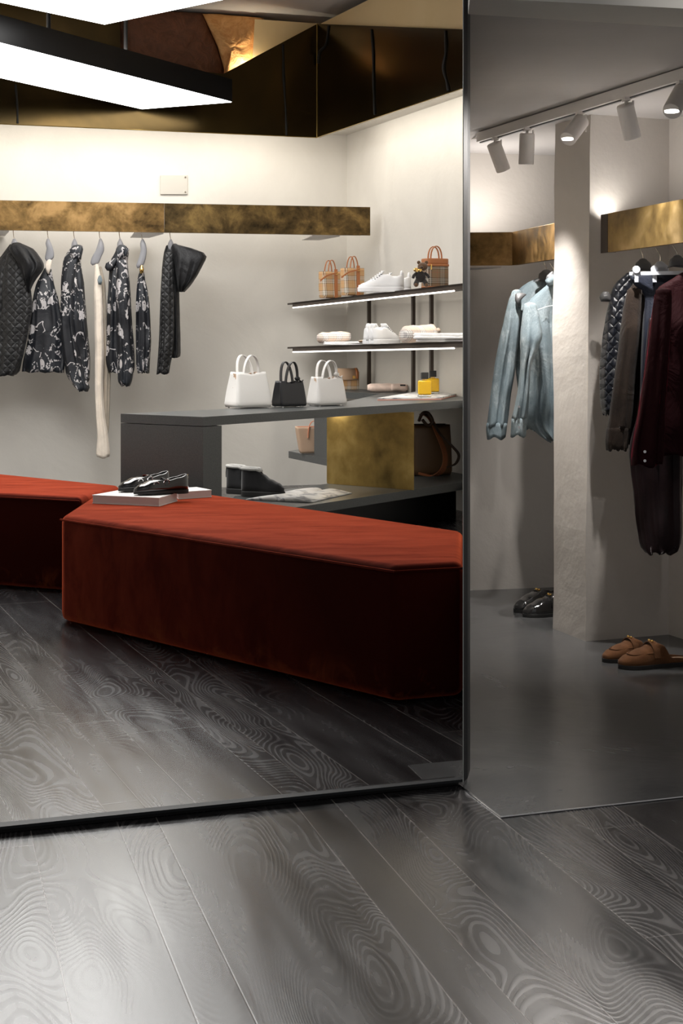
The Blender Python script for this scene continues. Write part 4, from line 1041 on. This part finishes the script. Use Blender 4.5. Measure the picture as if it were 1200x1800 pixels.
loft_px('sleeve', [(445, 290, 304), (470, 285, 305), (520, 282, 306), (580, 280, 306), (620, 278, 304), (645, 276, 299), (657, 275, 297)], yc(300) - .075, .045, 'quilt_black', g, 2, .3, seed=63)
loft_px('hood', [(430, 303, 312), (436, 300, 336), (444, 302, 358), (451, 304, 363), (464, 307, 357), (480, 309, 349), (496, 312, 339), (506, 313, 330), (512, 315, 324)], yc(300) - .05, .08, 'black_nylon', g, 3, .3, seed=64, hollow=False)

# ================================================================== ALCOVE (seen directly)
AZ = 1.843
aw0, aw1 = G(822, 1038.5), G(1000, 1026)
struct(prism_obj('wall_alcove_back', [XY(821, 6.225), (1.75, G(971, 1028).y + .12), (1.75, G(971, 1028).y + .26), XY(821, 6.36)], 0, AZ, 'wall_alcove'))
cA, cBm, cC, cD = G(971.5, 1105), G(1030, 1128), G(1175, 1116), G(1200, 1124)
def wob(a_, b_, n):
    return [a_.lerp(b_, k / n) + Vector((0, 0, 0)) for k in range(n + 1)]
# pier + wall behind the right rail as one plastered body with slightly uneven corners
mb = MB(); rs = []
foot = [cA, cBm, cC, Vector((cC.x + .02, cC.y + .35, 0)), Vector((cA.x + .135, cA.y + .5, 0))]
for k in range(25):
    t = k / 24; z = AZ * t
    j = lambda i: Vector((.004 * mnoise.noise(Vector((z * 4, i * 7.3, 1))) + .006 * mnoise.noise(Vector((z * 1.3, i * 3.3, 5))), 0, 0))
    off = [Vector((.0055 * t, 0, 0)) + j(1), Vector((.014 * t, 0, 0)) + j(2), Vector((.006 * t, 0, 0)), Vector((0, 0, 0)), Vector((.01 * t, 0, 0))]
    rs.append([f + o_ + Vector((0, 0, z)) for f, o_ in zip(foot, off)])
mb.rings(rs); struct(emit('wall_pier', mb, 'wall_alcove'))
dR = (cD - cC).normalized()
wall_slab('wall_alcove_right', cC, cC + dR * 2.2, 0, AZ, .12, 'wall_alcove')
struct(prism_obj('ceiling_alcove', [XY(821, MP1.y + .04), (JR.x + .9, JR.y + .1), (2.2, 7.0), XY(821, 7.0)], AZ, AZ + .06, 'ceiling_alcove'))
# lintel across the opening
LZn = 1.80
l0, l1, l2, l3 = G(826, -4, LZn), G(1300, 20, LZn), G(1300, 54, LZn), G(823, 25, LZn)
struct(prism_obj('wall_lintel', [l0[:2], l1[:2], l2[:2], (XY(822.5, l3.y)[0], l3.y)], LZn, ZC, 'wall'))
struct(prism_obj('baseboard_alcove_joint', [aw0[:2], aw1[:2], (aw1.x, aw1.y + .0), (aw0.x, aw0.y - .004)], 0, .006, 'wall'))

# rails in the alcove
def rail_beam(name, label, pts, z0, z1, t=.02, m='brass_alcove', endcap=False):
    o = thing(name, label, 'rail', (pts[0][0], pts[0][1], z0))
    for i in range(len(pts) - 1):
        a_, b_ = Vector(pts[i]), Vector(pts[i + 1]); d_ = (b_ - a_).normalized(); n_ = Vector((-d_.y, d_.x)) * t
        emit('brass_panel', MB().prism([a_, b_, b_ + n_, a_ + n_], z0, z1), m, o, world=True)
        off = Vector((-d_.y, d_.x)) * .06
        emit('rail_tube', MB().cyl((*(a_ + off + d_ * .02), z0 + .02), (*(b_ + off), z0 + .02), .008), 'steel', o, world=True)
    return o
bzt, bzb = 1.491, 1.357
f0 = G(822, 409, bzt); Y1 = .441 * F / 191.5
s0, s1, s2 = XY(822, Y1), XY(900, .441 * F / 192), XY(978, .441 * F / 208.8)
ra = rail_beam('rail_fascia', 'dark brass rail cover above the denim shirts, bending towards the pier', [s0, s1, s2], bzb, bzt, m='brass_old')
p_ = Vector(s0); emit('wall_bracket', MB().prism([p_ + Vector((.0, .02)), p_ + Vector((.14, .02)), p_ + Vector((.05, .22)), p_ + Vector((0, .22))], bzb - .008, bzb - .002), 'white_metal', ra, world=True)
t0, t1 = XY(1068, 5.10), XY(1240, 4.45)
rb = rail_beam('rail_fascia', 'bright aged brass rail cover above the dark garments right of the pier', [t0, t1], bzb, bzt)
tt = XY(1061, 5.12); d_ = Vector((t1[0] - t0[0], t1[1] - t0[1])).normalized(); n_ = Vector((-d_.y, d_.x))
emit('end_cap', MB().prism([Vector(t0) - d_ * .003, Vector(t0) - d_ * .003 - Vector((.0145, -.05)), Vector(t0) + Vector((-.0125, .058)), Vector(t0) + n_ * .03], bzb, bzt), 'shelf', rb, world=True)
spot('rail_uplight', (t0[0] - .0 + .02, t0[1] + .055, bzt - .03), (t0[0] - .0, t0[1] + .09, 2.4), 1.6, 130, .9, (1, .95, .88), .01)

strip_light('rail_top_light', (s0[0], s0[1] + .035, bzt + .0), (s1[0], s1[1] + .035, bzt + .0), .02, 1.9, (1, .95, .9), (.0, .25, 1))  # added upward strips along the rails, lift the alcove wall and ceiling
strip_light('rail_top_light', (s1[0], s1[1] + .035, bzt + .0), (s2[0] - .02, s2[1] + .035, bzt + .0), .02, 1.0, (1, .95, .9), (.1, .25, 1))
strip_light('rail_top_light', (t0[0] + .02, t0[1] + .02, bzt + .0), (t1[0], t1[1], bzt + .0), .02, 1.6, (1, .95, .9), (.2, .1, 1))
# ceiling track and spotlights
tk0, tk1 = P(845, 243, 5.6), P(1240, 122.5, 4.18); tk0.z = AZ - .022; tk1.z = AZ - .022
trk = thing('ceiling_track', 'white lighting track crossing the alcove ceiling', 'lighting track', tk0)
def bar(a_, b_, w, h_):
    d_ = (b_ - a_).normalized(); n_ = Vector((-d_.y, d_.x, 0)) * w / 2
    return MB().prism([(a_ - n_)[:2], (b_ - n_)[:2], (b_ + n_)[:2], (a_ + n_)[:2]], a_.z - h_ / 2, a_.z + h_ / 2)
emit('track_bar', bar(tk0, tk1, .036, .034), 'white_metal', trk, world=True)
emit('contact_slot', bar(tk0 - Vector((0, 0, .019)), tk1 - Vector((0, 0, .019)), .010, .004), 'hanger_dark', trk, world=True)
emit('cable', MB().cyl(P(822.5, 245, 5.9), tk0, .004, 8), 'white_metal', trk, world=True)
def track_light(label, px, tgt_px, on, power, Yd=0):
    t = (px - 845) / (1240 - 845); k = (px - CX) / F
    a_ = ray_line(px, tk0[:2], tk1[:2]); b_ = Vector((a_[0], a_[1], AZ - .04))
    o = thing('track_spotlight', label, 'spotlight', b_, 0, 'spotlights on the alcove track')
    d_ = Vector(tgt_px).normalized()
    c_ = b_ + Vector((0, 0, -.035)); st, en = c_ - d_ * .018, c_ + d_ * .092
    emit('adaptor', MB().box(b_ + Vector((0, 0, -.002)), (.022, .06, .010)), 'white_metal', o, world=True)
    emit('arm', MB().box(b_ + Vector((.0215, 0, -.034)), (.005, .014, .056)).cyl(b_ + Vector((0, 0, 0)), b_ + Vector((0, 0, -.022)), .005), 'white_metal', o, world=True)
    emit('lamp_head', MB().tube([st, st + d_ * .004, en - d_ * .006, en, en - d_ * .003], [.024, .027, .027, .026, .022], 28), 'white_metal', o, world=True, smooth=False, bevel=.0015)
    emit('lens', MB().cyl(en - d_ * .0028, en - d_ * .0012, 0.0215, 28), 'lens' if on else 'lens', o, world=True)
    spot('track_spot_beam', en + d_ * .004, en + d_ * 2, power, 74, .95, (1, .95, .9), .018)
    return o
track_light('white track spotlight at the far end of the ceiling track', 870, (.35, .25, -.85), True, 52)
track_light('white track spotlight pointing straight down, second from the far end', 926, (-.02, .12, -1), True, 66)
track_light('white track spotlight in front of the pier with glowing face', 1018, (-.50, -.55, -.62), True, 52)
track_light('white track spotlight right of the pier turned away', 1100, (.28, .30, -.9), True, 52)
track_light('dazzling track spotlight cut by the right frame edge', 1196, (-.42, -.62, -.62), True, 72)

# garments in the alcove
def hanger2(label, px, ytop, Y, m, x0, x1, group, hx0, hy0):
    o = thing('clothes_hanger', label, 'clothes hanger', P(px, ytop + 20, Y), 0, group)
    pts = smooth_path([P(hx0, hy0, Y), P(hx0 + 4, hy0 + 7, Y), P(px, hy0 + 14, Y), P(px, ytop + 1, Y)], 5)
    emit('hook', MB().tube(pts, .0018, 8), 'steel', o, world=True, smooth=True)
    loft_px('hanger_body', [(ytop, px - 8, px + 8), (ytop + 4, px - 13, px + 13), (ytop + 12, px - 15, px + 15), (ytop + 18, x0, x1)], Y, .014, m, o, 1, .02, n=20, step=3, hollow=False)
    return o
hanger2('dark hanger of the rear denim shirt in the alcove', 960, 477, 5.80, 'hanger_dark', 935, 975, 'hangers in the alcove', 954, 459)
g = garment('denim_shirt', 'washed blue denim shirt hanging at the back, long sleeve hanging free', 'shirt', [(488, 946, 975), (496, 928, 972), (510, 910, 966), (530, 902, 962), (570, 900, 960), (640, 905, 962), (700, 912, 964), (745, 918, 964), (755, 922, 962)], 5.86, .06, 'denim', 3, .3, 71, 'denim shirts in the alcove')
loft_px('sleeve', [(512, 900, 916), (530, 893, 916), (560, 886, 914), (600, 877, 911), (650, 868, 905), (700, 861, 897), (735, 857, 893), (748, 855, 891)], 5.76, .042, 'denim', g, 2, .35, seed=72)
loft_px('cuff', [(744, 855, 891), (755, 854, 890), (770, 856, 888)], 5.76, .043, 'denim', g, 2, .1, seed=73, round_top=False)
o_ = hanger2('dark hanger of the front denim shirt beside the pier', 974, 480, 5.60, 'hanger_dark', 962, 980, 'hangers in the alcove', 966, 462)
loft_px('hanger_shoulder', [(518, 905, 925), (528, 905, 915), (538, 909, 914)], 5.72, .018, 'hanger_dark', o_, 1, .02, n=16, step=4, hollow=False)
g = garment('denim_shirt', 'pale washed denim shirt in front, half hidden by the pier', 'shirt', [(497, 966, 979), (510, 950, 980), (524, 934, 980), (540, 922, 980), (580, 922, 980), (640, 930, 980), (700, 926, 980), (735, 925, 980), (755, 934, 979), (768, 950, 979), (775, 962, 978)], 5.62, .055, 'denim', 3, .35, 81, 'denim shirts in the alcove')
loft_px('sleeve', [(535, 921, 942), (560, 917, 948), (590, 914, 952), (612, 914, 946), (640, 914, 934), (680, 911, 930), (715, 905, 928), (738, 899, 926)], 5.50, .04, 'denim', g, 2, .4, seed=82)
cf = loft_px('cuff', [(736, 899, 926), (750, 898, 925), (766, 897, 924)], 5.50, .041, 'denim', g, 2, .1, seed=83, round_top=False)
for py in (715, 751): emit('button', MB().cyl(P(912, py, 5.455), P(912, py, 5.448), .0045, 14), 'silver', cf, world=True)
emit('shoulder_seam', MB().tube(smooth_path([P(921, 540, 5.555), P(940, 545, 5.54), P(965, 538, 5.545), P(985, 537, 5.55)], 5), .0016, 6).tube(smooth_path([P(924, 542, 5.555), P(936, 575, 5.54), P(946, 600, 5.545)], 5), .0016, 6), 'denim_seam', g, world=True)
loft_px('collar', [(486, 965, 979), (492, 958, 979), (500, 962, 979)], 5.57, .03, 'denim', g, 1, .1, seed=84, hollow=False)
# right of the pier
hanger2('dark hanger of the navy gilet right of the pier', 1130, 458, 5.00, 'hanger_dark', 1105, 1150, 'hangers on the right rail', 1124, 437)
hanger2('pale clip hanger holding the dark trousers', 1160, 463, 4.90, 'clip', 1148, 1172, 'hangers on the right rail', 1152, 436)
hanger2('dark hanger of the burgundy velvet jacket at the right frame edge', 1190, 452, 4.80, 'hanger_dark', 1172, 1215, 'hangers on the right rail', 1182, 431)
g = garment('quilted_gilet', 'navy quilted sleeveless gilet nearest the pier', 'gilet', [(483, 1098, 1112), (495, 1084, 1112), (508, 1076, 1110), (525, 1072, 1106), (560, 1064, 1102), (600, 1058, 1096), (650, 1054, 1090), (700, 1055, 1082), (722, 1058, 1076), (728, 1060, 1072)], 5.03, .035, 'quilt_navy', 2, .3, 91, 'dark garments on the right rail')
loft_px('hanger_end', [(516, 1056, 1072), (522, 1053, 1074), (529, 1056, 1072)], 5.03, .014, 'hanger_dark', g, 1, .02, n=16, step=3, hollow=False)
g = garment('wool_cardigan', 'dark brown woolly cardigan with long sleeve beside the navy gilet', 'cardigan', [(488, 1130, 1142), (500, 1112, 1144), (515, 1101, 1142), (545, 1096, 1140), (600, 1092, 1136), (660, 1084, 1130), (720, 1080, 1125), (770, 1080, 1118), (778, 1084, 1114)], 4.95, .045, 'fur', 2, .25, 95, 'dark garments on the right rail')
loft_px('sleeve', [(510, 1102, 1128), (550, 1094, 1126), (600, 1088, 1122), (660, 1080, 1116), (720, 1072, 1112), (755, 1067, 1108)], 4.87, .032, 'fur', g, 2, .2, seed=96)
loft_px('cuff', [(752, 1066, 1108), (775, 1064, 1105), (790, 1065, 1103)], 4.87, .033, 'fur', g, 4, .25, seed=97, round_top=False)
g = garment('navy_trousers', 'navy trousers held by the clip hanger behind the velvet jacket', 'trousers', [(484, 1106, 1205), (496, 1110, 1204), (520, 1132, 1200), (560, 1130, 1196), (640, 1126, 1190), (720, 1124, 1185), (780, 1122, 1180)], 4.88, .03, 'navy_cloth', 8, .35, 99, 'dark garments on the right rail')
ch = emit('clip_bar', bar(P(1106, 481, 4.86), P(1212, 476, 4.78), .008, .012), 'clip', g, world=True)
for px in (1118, 1150):
    emit('clip', MB().box(P(px, 484, 4.835), (.014, .010, .048)).cyl(P(px, 474, 4.84), P(px, 474, 4.825), .013, 16), 'clip', g, world=True, bevel=.002)
g = garment('long_satin_dress', 'long dark plum satin garment reaching lowest at the right edge', 'dress', [(560, 1140, 1205), (700, 1125, 1205), (790, 1106, 1199), (830, 1108, 1199), (870, 1113, 1198), (910, 1116, 1198), (950, 1122, 1197), (965, 1126, 1193), (971, 1132, 1180)], 4.84, .035, 'plum_cloth', 4, .5, 103, 'dark garments on the right rail')
g = garment('velvet_jacket', 'burgundy velvet jacket with buttoned cuff at the right frame edge', 'jacket', [(480, 1196, 1250), (492, 1178, 1250), (504, 1158, 1250), (520, 1150, 1250), (560, 1146, 1250), (640, 1142, 1248), (720, 1140, 1246), (790, 1140, 1244), (800, 1144, 1240)], 4.70, .05, 'burgundy', 2.5, .35, 111, 'dark garments on the right rail')
loft_px('sleeve', [(510, 1152, 1180), (540, 1147, 1180), (600, 1140, 1176), (660, 1132, 1172), (720, 1123, 1168), (780, 1112, 1166), (800, 1110, 1165), (818, 1110, 1163)], 4.60, .036, 'burgundy', g, 2, .35, seed=112)
for py in (794, 810): emit('cuff_button', MB().cyl(P(1133, py, 4.565), P(1133, py, 4.555), .0045, 14), 'silver', g, world=True)

# shoes on the concrete floor
p = G(1118, 1166); loafer('brown suede mule with gold ornament, farther one on the concrete', (p.x, p.y + .06, .002), .42, .88, 'suede_brown', 'gold', 'brown mules on the concrete', True, 'rubber')
p = G(1152, 1173.5); loafer('brown suede mule with gold ornament, nearer one on the concrete', (p.x, p.y + .02, .002), .32, .98, 'suede_brown', 'gold', 'brown mules on the concrete', True, 'rubber')
p = G(948, 1076); loafer('black patent loafer with gold bar behind the pier, farther one', (p.x + .01, p.y + .05, .002), .55, .95, 'patent', 'gold', 'black loafers behind the pier')
p = G(972, 1083); loafer('black patent loafer with gold bar behind the pier, nearer one', (p.x, p.y + .02, .002), .35, .95, 'patent', 'gold', 'black loafers behind the pier')
